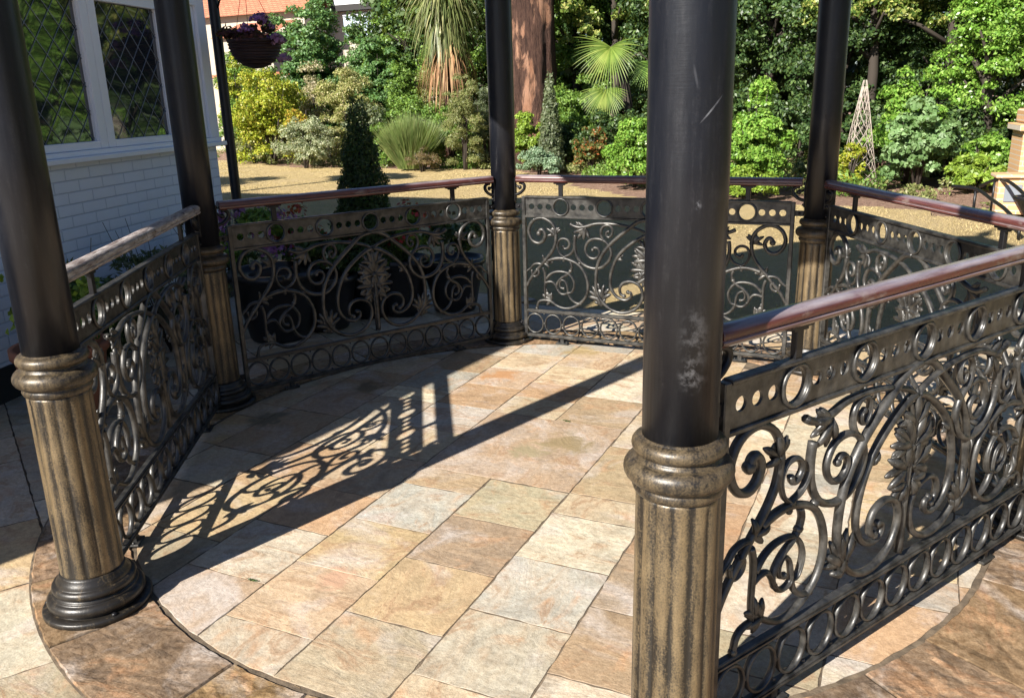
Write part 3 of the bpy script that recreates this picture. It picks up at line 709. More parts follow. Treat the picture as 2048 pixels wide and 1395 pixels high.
s.build("canopy", mat("roof_lead", (.10, .11, .12), .6), rt)
s = MB(); s.lathe([(.05, 5.0), (.05, 5.12), (.09, 5.18), (.05, 5.25), (.02, 5.4), (.002, 5.6)], 16); s.build("finial", m_black, rt)

# ------------------------------------------------------------------ the white house on the left
K = np.array([-3.93, 2.27]); WD = np.array([.23344536, -.97236992]); WN = np.array([.97236992, .23344536])
RZ = math.atan2(WD[1], WD[0])   # local x = along the wall from the far corner towards the camera, local y = out of the wall, local z up
m_white = mat("white_brick", (.72, .73, .74), .6, 0, .3)
k = N(m_white); tc = k.n('TexCoord'); mp = k.n('Mapping'); k.l(tc.outputs['Object'], mp.inputs[0]); mp.inputs['Rotation'].default_value = (PI/2, 0, 0)
br = k.n('TexBrick'); br.inputs['Scale'].default_value = 1.0; br.inputs['Brick Width'].default_value = .24; br.inputs['Row Height'].default_value = .0745; br.inputs['Mortar Size'].default_value = .006; br.inputs['Mortar Smooth'].default_value = .6
br.inputs['Color1'].default_value = (1, 1, 1, 1); br.inputs['Color2'].default_value = (.93, .93, .93, 1); br.inputs['Mortar'].default_value = (0.0, 0.0, 0.0, 1)
k.l(mp.outputs[0], br.inputs['Vector'])
wv = k.noise(k.coord(), 5, 5)
k.l(k.mix(k.math('MULTIPLY', wv, .35), k.mix(br.outputs['Fac'], (.82, .87, .95), (.60, .66, .76)), (.60, .62, .66), 'MIX'), k.b.inputs['Base Color'])
hh = k.math('SUBTRACT', k.math('MULTIPLY', k.noise(k.coord(), 18, 5), .4), br.outputs['Fac'])
k.l(k.bump(hh, .7, .006), k.b.inputs['Normal'])
m_wpaint = mat("white_gloss", (.84, .87, .92), .35, 0, .5); k = N(m_wpaint); k.l(k.bump(k.noise(k.coord(), 12, 5), .15, .004), k.b.inputs['Normal'])
m_plinth = mat("black_plinth", (.015, .015, .016), .6)
m_tile = mat("red_roof_tiles", (.35, .11, .06), .8); k = N(m_tile)
b2 = k.n('TexBrick'); b2.inputs['Scale'].default_value = 1; b2.inputs['Brick Width'].default_value = .26; b2.inputs['Row Height'].default_value = .12; b2.inputs['Mortar Size'].default_value = .012
b2.inputs['Color1'].default_value = (.42, .15, .08, 1); b2.inputs['Color2'].default_value = (.52, .20, .11, 1); b2.inputs['Mortar'].default_value = (.14, .05, .03, 1)
k.l(k.coord((1, 1, 1)), b2.inputs['Vector']); k.l(b2.outputs[0], k.b.inputs['Base Color']); k.l(k.bump(b2.outputs['Fac'], -.6, .03), k.b.inputs['Normal'])
m_glass = mat("window_glass", (.02, .025, .03), .03, 0, .9)
m_glass.node_tree.nodes['Principled BSDF'].inputs["IOR"].default_value = 1.75
m_lead = mat("window_lead", (.26, .29, .33), .5, .3)

hs = thing("house", "white painted brick house wall with leaded casement windows on the left", "house", (K[0], K[1], 0), RZ)
SL = 6.67; HT = 2.75
# walls (local y negative = inside the house); the window opening is left free
s = MB()
s.box((.0, -.22, .20), (SL, 0, 1.30)); s.add([(0, 0, 2.52), (SL, 0, 2.52), (SL-.68, 0, 3.52), (SL-.85, 0, 3.8), (4.2, 0, 4.8), (0, 0, 4.8), (0, -.9, 2.52), (SL, -.9, 2.52), (SL-.68, -.9, 3.52), (SL-.85, -.9, 3.8), (4.2, -.9, 4.8), (0, -.9, 4.8)], [(0, 1, 2, 3, 4, 5), (11, 10, 9, 8, 7, 6), (0, 6, 7, 1), (1, 7, 8, 2), (2, 8, 9, 3), (3, 9, 10, 4), (4, 10, 11, 5), (5, 11, 6, 0)]); s.box((2.32, -.22, 1.301), (SL, -.001, 2.519)); s.box((-.001, -6, .2), (.22, -.221, HT))
s.box((SL-.22, -6, .2), (SL, -.222, HT)); s.build("wall", m_white, hs)
s = MB(); s.box((-.012, -.23, -.1), (SL+.01, .012, .199)); s.box((-.012, -6, -.1), (.21, -.231, .199)); s.build("plinth", m_plinth, hs)
s = MB(); s.box((-.06, -.10, 1.302), (2.40, .075, 1.338), ch=.005); s.box((-.05, -.09, 1.339), (2.38, .035, 1.372), ch=.004); s.build("sill", m_wpaint, hs)
s = MB(); s.box((-.03, -.13, 1.373), (.105, .03, 2.50), ch=.006); s.build("corner_post", m_wpaint, hs)
s = MB(); s.box((-.03, -.12, 2.40), (2.36, .028, 2.519), ch=.005); s.build("window_head", m_wpaint, hs)
s = MB(); s.box((2.20, -.12, 1.373), (2.319, .026, 2.399), ch=.005); s.build("jamb", m_wpaint, hs)
def window(x0, x1, z0=1.374, z1=2.398):
    f = MB(); a, b = .082, .05
    f.box((x0, -.05, z0), (x0+a, .006, z1), ch=.004); f.box((x1-a, -.05, z0), (x1, .006, z1), ch=.004)
    f.box((x0+a, -.05, z0), (x1-a, .005, z0+b), ch=.003); f.box((x0+a, -.05, z1-.07), (x1-a, .005, z1), ch=.003)
    f.box((x0+a, -.05, z0+b), (x0+a+.012, -.012, z1-.07)); f.box((x1-a-.012, -.05, z0+b), (x1-a, -.012, z1-.07))
    o = f.build("window", m_wpaint, hs)
    X0, X1, Z0, Z1 = x0+a, x1-a, z0+b, z1-.07
    g = MB(); nx_, nz_ = 10, 14; vs = [(X0+(X1-X0)*i/nx_, -.030+.0004*math.sin(i*1.1+j*.5)+.0003*math.sin(j*1.3-i*.7), Z0+(Z1-Z0)*j/nz_) for j in range(nz_+1) for i in range(nx_+1)]
    g.add(vs, [(j*(nx_+1)+i+1, j*(nx_+1)+i, (j+1)*(nx_+1)+i, (j+1)*(nx_+1)+i+1) for j in range(nz_) for i in range(nx_)], True); g.build("pane", m_glass, o)
    l = MB(); dx, dz = .155, .178   # diamond pitch
    Wd, Hd = X1-X0, Z1-Z0; sl = dz/dx
    for sg in (1, -1):
        c = -Hd/sl if sg > 0 else 0; end = Wd if sg > 0 else Wd+Hd/sl
        q = c+.03
        while q < end:
            # line x = q + sg*(z)/sl
            P = []
            for z in (0, Hd): P.append((q+sg*z/sl, z))
            (xa, za), (xb, zb) = P
            t0, t1 = 0, 1
            if xa != xb:
                ts = sorted(((0-xa)/(xb-xa), (Wd-xa)/(xb-xa))); t0, t1 = max(0, ts[0]), min(1, ts[1])
            if t1-t0 > .01:
                A = (X0+xa+(xb-xa)*t0, -.026, Z0+Hd*t0); B = (X0+xa+(xb-xa)*t1, -.026, Z0+Hd*t1); l.tube([A, B], .0022, 5)
            q += dx
    l.build("lattice", m_lead, o)
window(.107, .54); window(.542, 1.432); window(1.436, 2.198)
# dark room behind the panes, curtain hint
s = MB(); s.box((.1, -1.6, 1.2), (2.4, -1.55, 2.6)); s.box((-.02, -1.6, 1.15), (2.4, -.25, 1.2)); s.build("room_wall", mat("dark_room", (.05, .045, .04), .9), hs)
# roof: steep hip towards the camera, ridge along the wall
s = MB(); e = .12
R8 = [(-e, e-.1, 4.81), (4.3, e-.12, 4.81), (4.3, -5.6, 4.81), (-e, -5.6, 4.81), (.5, -2.6, 6.4), (3.4, -2.6, 6.4)]
s.add(R8, [(0, 1, 5, 4), (1, 2, 5), (2, 3, 4, 5), (3, 0, 4), (3, 2, 1, 0)]); s.build("roof", m_tile, hs)
# main block behind
hm = thing("house", "taller main block of the white house, out of view on the left", "house", (-9.8, -2.2, 0))
s = MB(); s.box((-4.4, -4, 0), (4.0, 3.2, 4.2)); s.build("wall", m_white, hm)
s = MB(); s.add([(-4.7, -4.3, 4.201), (4.3, -4.3, 4.201), (4.3, 3.5, 4.201), (-4.7, 3.5, 4.201), (-4.2, 2.2, 6.7), (4.0, 2.2, 6.7)], [(0, 1, 5, 4), (1, 2, 5), (2, 3, 4, 5), (3, 0, 4), (3, 2, 1, 0)]); s.build("roof", m_tile, hm)
s = MB(); s.box((-1.8, 1.9, 6.2), (-.9, 2.6, 8.4), ch=.02); s.build("chimney", m_tile, hm)

# slim black post at the wall corner, hanging basket on it
pt_ = thing("post", "slim black post beside the corner of the white house, holding the hanging basket", "post", (-3.90, 2.41, 0))
s = MB(); s.lathe([(.055, 0), (.055, .04), (.045, .06), (.043, .1), (.043, 2.72), (.043, 2.75)], 20); s.build("pole", m_black, pt_)
s = MB(); s.tube([(.04, 0, 2.62), (.20, -.0, 2.72), (.40, -.01, 2.72), (.43, -.01, 2.66)], .010, 6); s.tube([(.04, 0, 2.40), (.14, 0, 2.58), (.20, 0, 2.72)], .008, 6); s.build("bracket", m_lug, pt_)

def leaves(name, cen, nor, size, m, aspect=.55, parent=None, jit=.8, cup=.25, seed=0):
    """cloud of small folded leaves; cen, nor: (n,3); size: scalar or (n,)"""
    r_ = np.random.default_rng(seed+len(cen)); n = len(cen)
    nor = nor+r_.normal(0, jit, (n, 3)); nor /= np.linalg.norm(nor, axis=1)[:, None]+1e-9
    a = r_.normal(0, 1, (n, 3)); a -= nor*(a*nor).sum(1)[:, None]; a /= np.linalg.norm(a, axis=1)[:, None]+1e-9
    b = np.cross(nor, a); sz = np.broadcast_to(np.asarray(size, float), (n,))*r_.uniform(.65, 1.35, n); s1 = sz[:, None]; s2 = s1*aspect
    V = np.stack([cen-a*s1, cen-b*s2-a*s1*.1+nor*s1*cup, cen+a*s1, cen+b*s2-a*s1*.1+nor*s1*cup], 1).reshape(-1, 3).astype('f')
    me = bpy.data.meshes.new(name); me.vertices.add(4*n); me.vertices.foreach_set('co', V.ravel())
    me.loops.add(4*n); me.loops.foreach_set('vertex_index', np.arange(4*n, dtype='i'))
    me.polygons.add(n); me.polygons.foreach_set('loop_start', np.arange(0, 4*n, 4, dtype='i')); me.polygons.foreach_set('loop_total', np.full(n, 4, 'i'))
    me.update(); me.validate(); me.materials.append(m); o = bpy.data.objects.new(name, me); C.objects.link(o)
    if parent: o.parent = parent
    return o
def clumps(c, r_, nc, n, cr=.32, shell=.55, seed=1, droop=0.0, flatb=True):
    """leaf points grouped in sub-clumps over an ellipsoid; returns centres and outward normals (local to c)"""
    g = np.random.default_rng(seed); r_ = np.asarray(r_, float)
    d = g.normal(0, 1, (nc, 3)); d /= np.linalg.norm(d, axis=1)[:, None]
    if flatb: d[:, 2] = np.where(d[:, 2] < -.93, -d[:, 2], d[:, 2])
    if flatb: lo = d[:, 2] < 0; hx_ = np.linalg.norm(d[lo, :2], axis=1)+1e-6; d[lo, :2] *= (np.sqrt(1-(d[lo, 2]*.55)**2)/hx_)[:, None]
    cc = d*r_*g.uniform(shell, 1.0, (nc, 1)); rad = cr*r_.mean()*g.uniform(.55, 1.35, nc)
    wts = rad**2; idx = g.choice(nc, n, p=wts/wts.sum())
    q = g.normal(0, 1, (n, 3)); q /= np.linalg.norm(q, axis=1)[:, None]; q[:, 2] = np.where(q[:, 2] < -.2, -q[:, 2]*.6, q[:, 2])
    P = cc[idx]+q*rad[idx][:, None]*g.uniform(.6, 1.08, (n, 1)); P[:, 2] -= droop*np.linalg.norm(P[:, :2], axis=1)
    return P+np.asarray(c, float), q+cc[idx]/r_*.35
SEED = [100]
def plant(name, label, cat, px, py, Y, w_, h, m, n, leaf, nc=26, cr=.3, d=None, group=None, asp=.55, stems=5, z0=0.0, crown='foliage', base=.08, jit=.8, cup=.25):
    """a bush: foliage and stems; standing where the photo shows it (px = column, Y = distance line)"""
    SEED[0] += 1; P = pt(px, py, Y); d = d or w_*.8
    t = thing(name, label, cat, (P[0], Y, z0), 0, group)
    c, q = clumps((0, 0, h*.44), (w_/2*.88, d/2*.88, h*.47), int(nc*2.1), int(n*3.0), cr*1.0, .3, SEED[0]); leaf = leaf*.68
    keep = c[:, 2] > .02; leaves(crown, c[keep], q[keep], leaf, m, asp, t, jit, cup, SEED[0])
    s = MB(); g = random.Random(SEED[0])
    for i in range(stems):
        a = g.uniform(0, 2*PI); rr = g.uniform(.1, .5)
        s.tube([(0.03*math.cos(a), .03*math.sin(a), -.05), (rr*w_*.3*math.cos(a), rr*d*.3*math.sin(a), h*.4), (rr*w_*.6*math.cos(a), rr*d*.6*math.sin(a), h*.75)], [.012+.01*h, .010+.005*h, .004], 5)
    s.build("stem", m_wood, t)
    return t
def gy(px, py): # world y of the ground seen at a pixel
    d = _f+_r*(px-1024)/FPX+_u*(697.5-py)/FPX; return CAM[1]+d[1]*(CAM[2]/-d[2])

# ---- border plants, left to right
plant("golden_maple", "golden yellow Japanese maple bush with orange tips beside the slim post", "shrub", 545, 300, 16.6, 2.7, 2.85, L_gold, 5200, .060, 40, .26, 1.8)
plant("golden_maple", "orange tipped outer spray of the golden maple leaning to the right", "shrub", 605, 290, 16.0, 1.0, 1.9, leafmat("orange_tips", [(.40, .42, .04), (.52, .42, .06), (.55, .28, .05)]), 1200, .055, 16, .3, .8)
plant("low_shrub", "low green shrub at the lawn edge under the golden maple", "shrub", 508, 318, 16.6, 1.3, .85, L_hebe, 1800, .05, 18, .3)
plant("variegated_shrub", "rounded cream and green variegated shrub at the lawn edge", "shrub", 612, 335, 14.9, 1.75, 1.42, L_vari, 5200, .036, 40, .24, 1.3)
plant("pale_shrub", "tall pale olive green shrub behind the variegated one", "shrub", 700, 300, 17.0, 2.0, 2.7, L_pale, 5200, .042, 34, .27, 1.3)
plant("pale_shrub", "cream flowered shrub growing against the garden wall above the maple", "shrub", 632, 250, 18.2, 1.4, 3.0, leafmat("cream_flowers", [(.20, .22, .08), (.45, .38, .22), (.66, .56, .40)]), 2600, .045, 22, .28, .8)
plant("ivy_mass", "large mid green ivy mass over the garden wall behind the hanging basket", "climber", 610, 200, 19.4, 3.2, 5.0, L_ivy, 9500, .070, 60, .2, 1.2)
plant("ivy_mass", "darker green climber on the wall between the white gable and the strap leaved tree", "climber", 750, 200, 19.0, 2.4, 3.9, L_ivy, 7500, .066, 50, .2, 1.2)
plant("green_shrub", "dark green shrub behind the conical topiary's right side", "shrub", 830, 280, 16.8, 2.0, 1.9, L_mid, 4200, .048, 30, .26, 1.0)
plant("ivy_mass", "bright green shrub left of the withered strap leaves", "shrub", 805, 240, 18.0, 1.4, 2.9, L_mid, 3600, .05, 26, .26, 1.0)
plant("conifer", "spiky yellow green upright shrub left of the middle far column", "shrub", 930, 320, 15.0, 1.15, 2.4, L_hebe, 5200, .05, 36, .22, .9, asp=.2)
plant("conifer", "dull green upright shrub just behind the middle far column", "shrub", 975, 300, 15.8, 1.2, 2.1, L_grey, 4000, .045, 30, .25, .9, asp=.3)
for (px_, Y_, w_, h_, m_, lab) in ((485, 17.6, 1.8, 2.0, L_mid, "green bush behind the slim post at the lawn's far edge"), (560, 18.4, 2.2, 2.3, L_pale, "pale green bush between the maple and the ivy"), (665, 16.2, 1.4, 1.0, L_pale, "low pale bush filling the bed behind the variegated shrub"),
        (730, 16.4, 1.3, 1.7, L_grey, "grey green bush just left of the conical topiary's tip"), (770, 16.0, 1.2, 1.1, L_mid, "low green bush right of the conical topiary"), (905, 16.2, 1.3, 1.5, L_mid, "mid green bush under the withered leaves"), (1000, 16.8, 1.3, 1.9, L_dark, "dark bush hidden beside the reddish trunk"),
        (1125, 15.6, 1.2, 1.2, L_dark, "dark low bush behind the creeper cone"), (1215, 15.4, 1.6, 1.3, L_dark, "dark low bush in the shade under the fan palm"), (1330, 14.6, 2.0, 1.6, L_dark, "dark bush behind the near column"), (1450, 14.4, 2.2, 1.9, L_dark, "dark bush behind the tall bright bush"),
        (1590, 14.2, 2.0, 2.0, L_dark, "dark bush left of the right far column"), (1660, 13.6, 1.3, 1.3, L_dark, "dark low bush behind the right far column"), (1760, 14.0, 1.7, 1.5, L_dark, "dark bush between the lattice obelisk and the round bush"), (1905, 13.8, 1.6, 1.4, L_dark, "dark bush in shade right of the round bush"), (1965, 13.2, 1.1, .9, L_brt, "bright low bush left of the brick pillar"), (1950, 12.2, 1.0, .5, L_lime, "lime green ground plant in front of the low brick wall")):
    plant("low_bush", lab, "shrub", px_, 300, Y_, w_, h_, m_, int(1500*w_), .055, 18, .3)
plant("ivy_mass", "ivy mound under the window of the white gabled house", "climber", 715, 200, 20.0, 2.9, 4.25, L_ivy, 6500, .06, 40, .2, 1.0)
plant("ivy_mass", "green climber between the slim post and the ivy mass", "climber", 500, 200, 19.8, 3.0, 3.75, L_mid, 5200, .06, 40, .22, 1.0)
plant("golden_bush", "yellow bush seen between the house corner and the slim post", "shrub", 470, 200, 17.8, 1.0, 3.35, L_gold, 1800, .06, 20, .26, .8)
plant("ivy_mass", "tall ivy clad growth rising left of the white gabled house", "climber", 655, 200, 20.3, 1.7, 5.2, L_ivy, 4200, .06, 36, .24, 1.0)
plant("ivy_mass", "dark climber right of the gabled house beside the strap leaved tree", "climber", 790, 200, 20.0, 2.0, 4.8, L_mid, 4200, .06, 36, .24, 1.0)
# broom-like shrub: fine upright stalks
def tuft(name, label, cat, px, Y, w_, h, m, n, wid=.006, spread=.8, z0=0, seed=5, lean=0.0):
    P = pt(px, 300, Y); t = thing(name, label, cat, (P[0], Y, z0)); g = np.random.default_rng(seed)
    s_v = []; 
    for i in range(n):
        a = g.uniform(0, 2*PI); rr = g.uniform(0, 1)**.6; L = h*g.uniform(.6, 1.05); b = np.array([math.cos(a)*rr*w_*.18, math.sin(a)*rr*w_*.18, 0])
        tip = np.array([math.cos(a)*rr*w_*.5*spread+g.normal(0, .09)+lean, math.sin(a)*rr*w_*.5*spread, L*(1-.25*rr)]); mid = (b+tip)/2+np.array([0, 0, L*.08])
        sd_ = np.array([-math.sin(a), math.cos(a), 0])*wid if g.random() < .5 else np.array([wid, 0, 0])
        s_v.append((b-sd_, b+sd_, mid+sd_, mid-sd_, tip))
    mb = MB()
    for q in s_v: mb.add(q, [(0, 1, 2, 3), (3, 2, 4)])
    mb.build("stalks", m, t, flat=True); return t
tuft("broom_bush", "fine leaved feathery green bush with brown base at the lawn edge", "shrub", 822, 14.9, 1.9, 1.42, L_rose, 3400, .008, 1.0)
plant("broom_bush", "brown dry base of the feathery bush", "shrub", 845, 335, 14.4, 1.0, .55, leafmat("dry_stems", [(.14, .08, .05), (.25, .16, .09), (.20, .20, .08)]), 1400, .04, 14, .3, asp=.15)
# cordyline: strap leaves drooping from a head, withered skirt below
def cordyline():
    P = pt(895, 150, 17.4); t = thing("cordyline_tree", "strap leaved palm like tree with a hanging skirt of withered brown leaves", "tree", (P[0], 17.4, 0))
    s = MB(); s.tube([(0, 0, -.1), (.03, 0, 1.5), (0, 0, 3.0), (-.1, 0, 4.6)], [.16, .13, .12, .11], 10); s.build("trunk", m_bark, t)
    g = np.random.default_rng(3)
    def blades(n, zc, L0, L1, down, m, nm, xo=0.0, rmin=.0, cone=(0, 2*PI)):
        mb = MB()
        for i in range(n):
            a = g.uniform(*cone); L = g.uniform(L0, L1); el = g.uniform(-.3, 1.2) if not down else g.uniform(-.9, -.2)
            p0 = np.array([xo+.08*math.cos(a), .08*math.sin(a), zc+g.uniform(-.3, .3)]); d0 = np.array([math.cos(a)*math.cos(el), math.sin(a)*math.cos(el), math.sin(el)])
            pts = []; p = p0.copy(); v = d0.copy(); nseg = 6
            for k_ in range(nseg+1):
                pts.append(p.copy()); p = p+v*L/nseg; v = v+np.array([0, 0, -.42 if not down else -.5]); v /= np.linalg.norm(v)
            sd_ = np.array([-math.sin(a), math.cos(a), 0]); vs = []; fs = []
            for k_, q in enumerate(pts): wv_ = (.022 if not down else .018)*math.sin(PI*min(.98, .25+.75*k_/nseg)); vs += [q-sd_*wv_, q+sd_*wv_]
            for k_ in range(nseg): fs.append((2*k_, 2*k_+1, 2*k_+3, 2*k_+2))
            mb.add(vs, fs)
        return mb.build(nm, m, t, flat=True)
    blades(620, 4.1, .9, 1.7, False, L_cord, "crown"); blades(320, 3.6, .9, 1.6, True, L_cord, "lower_leaves")
    blades(300, 2.9, .9, 1.8, True, L_dead, "withered_skirt", .08)
    return t
cordyline()
plant("pale_shrub", "pale bush growing round the withered strap leaves", "shrub", 880, 260, 18.4, 2.4, 2.6, L_hebe, 3600, .05, 30, .26, .8)
# big flaking tree trunk
def trunk():
    P = pt(1062, 240, 16.6); t = thing("redwood_tree", "massive tree with flaking reddish trunk standing behind the middle far column", "tree", (P[0], 16.6, 0))
    s = MB(); vs = []; fs = []; n = 40; H_ = 26
    g = np.random.default_rng(8)
    for i in range(H_):
        z = i*.3-.2; R = .50+.32*math.exp(-max(z, 0)*1.1); cx = .03*z+.02*math.sin(z)
        for j in range(n):
            q = 2*PI*j/n; rr = R*(1+.05*math.sin(5*q+z*.4)+.035*math.sin(11*q-z*.8)+g.normal(0, .012)); vs.append((cx+rr*math.cos(q), rr*math.sin(q), z))
    for i in range(H_-1):
        for j in range(n): fs.append((i*n+j, i*n+(j+1) % n, (i+1)*n+(j+1) % n, (i+1)*n+j))
    s.add(vs, fs, True); s.build("trunk", m_bark, t)
    s = MB()
    for a, z in ((.4, 4.6), (2.6, 5.2), (4.2, 5.8), (5.6, 6.4)): s.tube([(.2, 0, z), (.2+1.6*math.cos(a), 1.6*math.sin(a), z+.9), (.2+3*math.cos(a), 3*math.sin(a), z+1.2)], [.22, .13, .05], 8)
    s.build("limb", m_bark, t)
    c, q = clumps((0, .6, 8.2), (3.2, 2.6, 2.4), 60, 9000, .2, .5, 77); leaves("crown", c, q, .11, L_dark, .5, t)
trunk()
plant("low_shrub", "light green shrub in front of the tree trunk's foot", "shrub", 1055, 320, 15.2, 1.0, 1.35, L_lime, 2600, .045, 20, .28)
plant("low_shrub", "low blue green plant at the bed edge right of the middle column", "plant", 1078, 345, 13.9, 1.15, .55, L_blue, 2400, .035, 20, .28)
# narrow ivy clad obelisk
def cone_bush(name, label, cat, loc, h, r0, m, n, leaf, r1=.02, seed=3, asp=.55, trunk_h=0.0, dens=.25):
    t = thing(name, label, cat, loc); g = np.random.default_rng(seed); z = h*(1-np.sqrt(g.uniform(0, 1, n)))
    R = (r0+(r1-r0)*(z/h))*(1+.07*np.sin(z*23)); a = g.uniform(0, 2*PI, n); rr = R*(1-dens*g.uniform(0, 1, n)**2)
    R2 = rr*(1+.06*np.sin(3*a+z*9)+.05*np.sin(7*a-z*14))+g.normal(0, .012, n)
    P = np.stack([R2*np.cos(a), R2*np.sin(a), z+trunk_h], 1); q = np.stack([np.cos(a), np.sin(a), np.full(n, .25)], 1)
    leaves("foliage", P, q, leaf, m, asp, t, .7, .2, seed)
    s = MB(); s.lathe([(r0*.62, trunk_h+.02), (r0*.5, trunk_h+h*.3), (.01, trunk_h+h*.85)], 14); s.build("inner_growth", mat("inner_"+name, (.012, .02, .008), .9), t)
    return t
P = pt(1102, 335, 14.9); cone_bush("ivy_obelisk", "narrow grey green cone of creeper on an obelisk right of the tree trunk", "climber", (P[0], 14.9, 0), 2.15, .34, L_grey, 5000, .035, .05, 5)
plant("green_shrub", "dark green leafy shrub behind the narrow creeper cone", "shrub", 1150, 280, 16.5, 2.0, 2.2, L_mid, 4200, .06, 30, .26)
plant("green_shrub", "small shrub with a few orange red leaves beneath the fan palm", "shrub", 1180, 330, 14.6, 1.0, 1.0, leafmat("rusty_leaves", [(.06, .12, .03), (.14, .18, .05), (.42, .12, .04)]), 1300, .05, 16, .3)
# fan palm
def palm():
    P = pt(1228, 100, 16.2); t = thing("fan_palm", "fan palm with two bright drooping fan leaves against the dark trees", "palm", (P[0], 16.2, 0))
    s = MB(); s.tube([(.3, .3, -.1), (.25, .3, 1.4), (.1, .25, 2.4)], [.12, .11, .09], 10); s.build("trunk", m_wood, t)
    g = np.random.default_rng(12)
    def fan(hub, L, tilt, nseg, a0, a1, m):
        mb = MB(); hub = np.array(hub)
        for i in range(nseg):
            a = math.radians(a0+(a1-a0)*i/(nseg-1)); Lk = L*g.uniform(.88, 1.05)*(1-.18*abs(2*i/(nseg-1)-1))
            d0 = np.array([math.sin(a), -.35-tilt*.2, -math.cos(a)]); d0 /= np.linalg.norm(d0); sd_ = np.cross(d0, (0, 1, 0)); sd_ /= np.linalg.norm(sd_)
            vs = []; p = hub.copy(); v = d0.copy()
            for k_ in range(7):
                f = k_/6; wv_ = .017*min(1, .2+2.6*f)*(1-f**2.5*.95); vs += [p-sd_*wv_, p+np.array([0, -.012, 0])*(1-f), p+sd_*wv_]; p = p+v*Lk/6; v = v+np.array([0, 0, -.07-.05*f]); v /= np.linalg.norm(v)
            fs = []
            for k_ in range(6): fs += [(3*k_, 3*k_+1, 3*k_+4, 3*k_+3), (3*k_+1, 3*k_+2, 3*k_+5, 3*k_+4)]
            mb.add(vs, fs)
        return mb.build("fan_leaf", m, t, flat=True)
    fan((0, -.25, 2.62), 1.05, .5, 40, -125, 112, L_palm); fan((-.14, -.15, 1.72), .80, .5, 34, -98, 96, L_palm)
    fan((.75, .3, 2.3), .7, .5, 30, -90, 100, L_mid)
    s = MB(); s.tube([(.1, .25, 2.4), (.05, 0, 2.75), (0, -.25, 2.62)], .015, 6); s.tube([(.1, .25, 2.2), (-.02, .1, 2.2), (-.14, -.15, 1.72)], .014, 6); s.tube([(.1, .25, 2.3), (.5, .35, 2.5), (.75, .3, 2.3)], .014, 6); s.build("leaf_stalk", m_wood, t)
palm()
plant("laurel_bush", "bright green bush at the bed edge left of the near column", "shrub", 1270, 372, 11.9, 1.35, 1.22, L_brt, 4200, .046, 34, .25, 1.0)
plant("laurel_bush", "tall bright green bush with upright shoots right of the near column", "shrub", 1510, 388, 11.1, 1.25, 1.35, L_brt, 4600, .046, 34, .25, 1.0)
plant("laurel_bush", "upper pointed shoots of the tall bush right of the near column", "shrub", 1512, 250, 11.5, .8, 2.15, L_brt, 2600, .048, 22, .26, .6)
plant("laurel_bush", "low lime green plant seen under the far handrail", "shrub", 1490, 395, 10.6, 1.2, .45, L_lime, 1500, .04, 16, .3)
# white lattice obelisk
def obelisk():
    P = pt(1716, 330, 12.3); t = thing("lattice_obelisk", "white wooden lattice plant obelisk in the flower bed", "obelisk", (P[0], 12.3, 0), math.radians(20))
    m_ = mat("white_lath", (.40, .34, .29), .7); H_ = 1.72; r0, r1 = .27, .02
    s = MB(); cr_ = lambda i, z: Vector(((r0+(r1-r0)*z/H_)*math.cos(PI/2*i+PI/4)*1.35, (r0+(r1-r0)*z/H_)*math.sin(PI/2*i+PI/4)*1.35, z))
    for i in range(4): s.tube([cr_(i, -.02), cr_(i, H_)], .0065, 4)
    s.build("corner_lath", m_, t)
    s = MB(); zt_ = H_*.94
    for f in range(4):
        for k_ in range(-2, 9):
            za, zb = .04+k_*.19, .04+k_*.19+.44
            for flip in (0, 1):
                a0_, a1_ = 0.0, 1.0; z0_, z1_ = za, zb
                if z0_ < .04: a0_ = (.04-z0_)/(z1_-z0_); z0_ = .04
                if z1_ > zt_: a1_ = a0_+(1-a0_)*(zt_-z0_)/(z1_-z0_); z1_ = zt_
                if z0_ >= z1_-.02: continue
                if flip: a0_, a1_ = 1-a0_, 1-a1_
                s.tube([cr_(f, z0_).lerp(cr_(f+1, z0_), a0_), cr_(f, (z0_+z1_)/2).lerp(cr_(f+1, (z0_+z1_)/2), (a0_+a1_)/2), cr_(f, z1_).lerp(cr_(f+1, z1_), a1_)], .0048, 4)
    s.build("lattice", m_, t)
obelisk()
plant("climbing_plant", "yellow green climber at the foot of the white lattice obelisk", "climber", 1695, 380, 12.0, .6, .75, L_gold, 900, .035, 14, .3)
plant("round_bush", "rounded bush with large pale green leaves right of the lattice obelisk", "shrub", 1832, 372, 12.6, 1.35, 1.55, leafmat("round_leaves", [(.12, .22, .07), (.20, .34, .13), (.32, .46, .22)]), 2600, .062, 34, .22, 1.1, asp=.85)
plant("round_bush", "upper bright green spray behind the round bush", "shrub", 1820, 250, 13.3, 1.5, 2.15, L_brt, 3200, .055, 28, .25, 1.0)
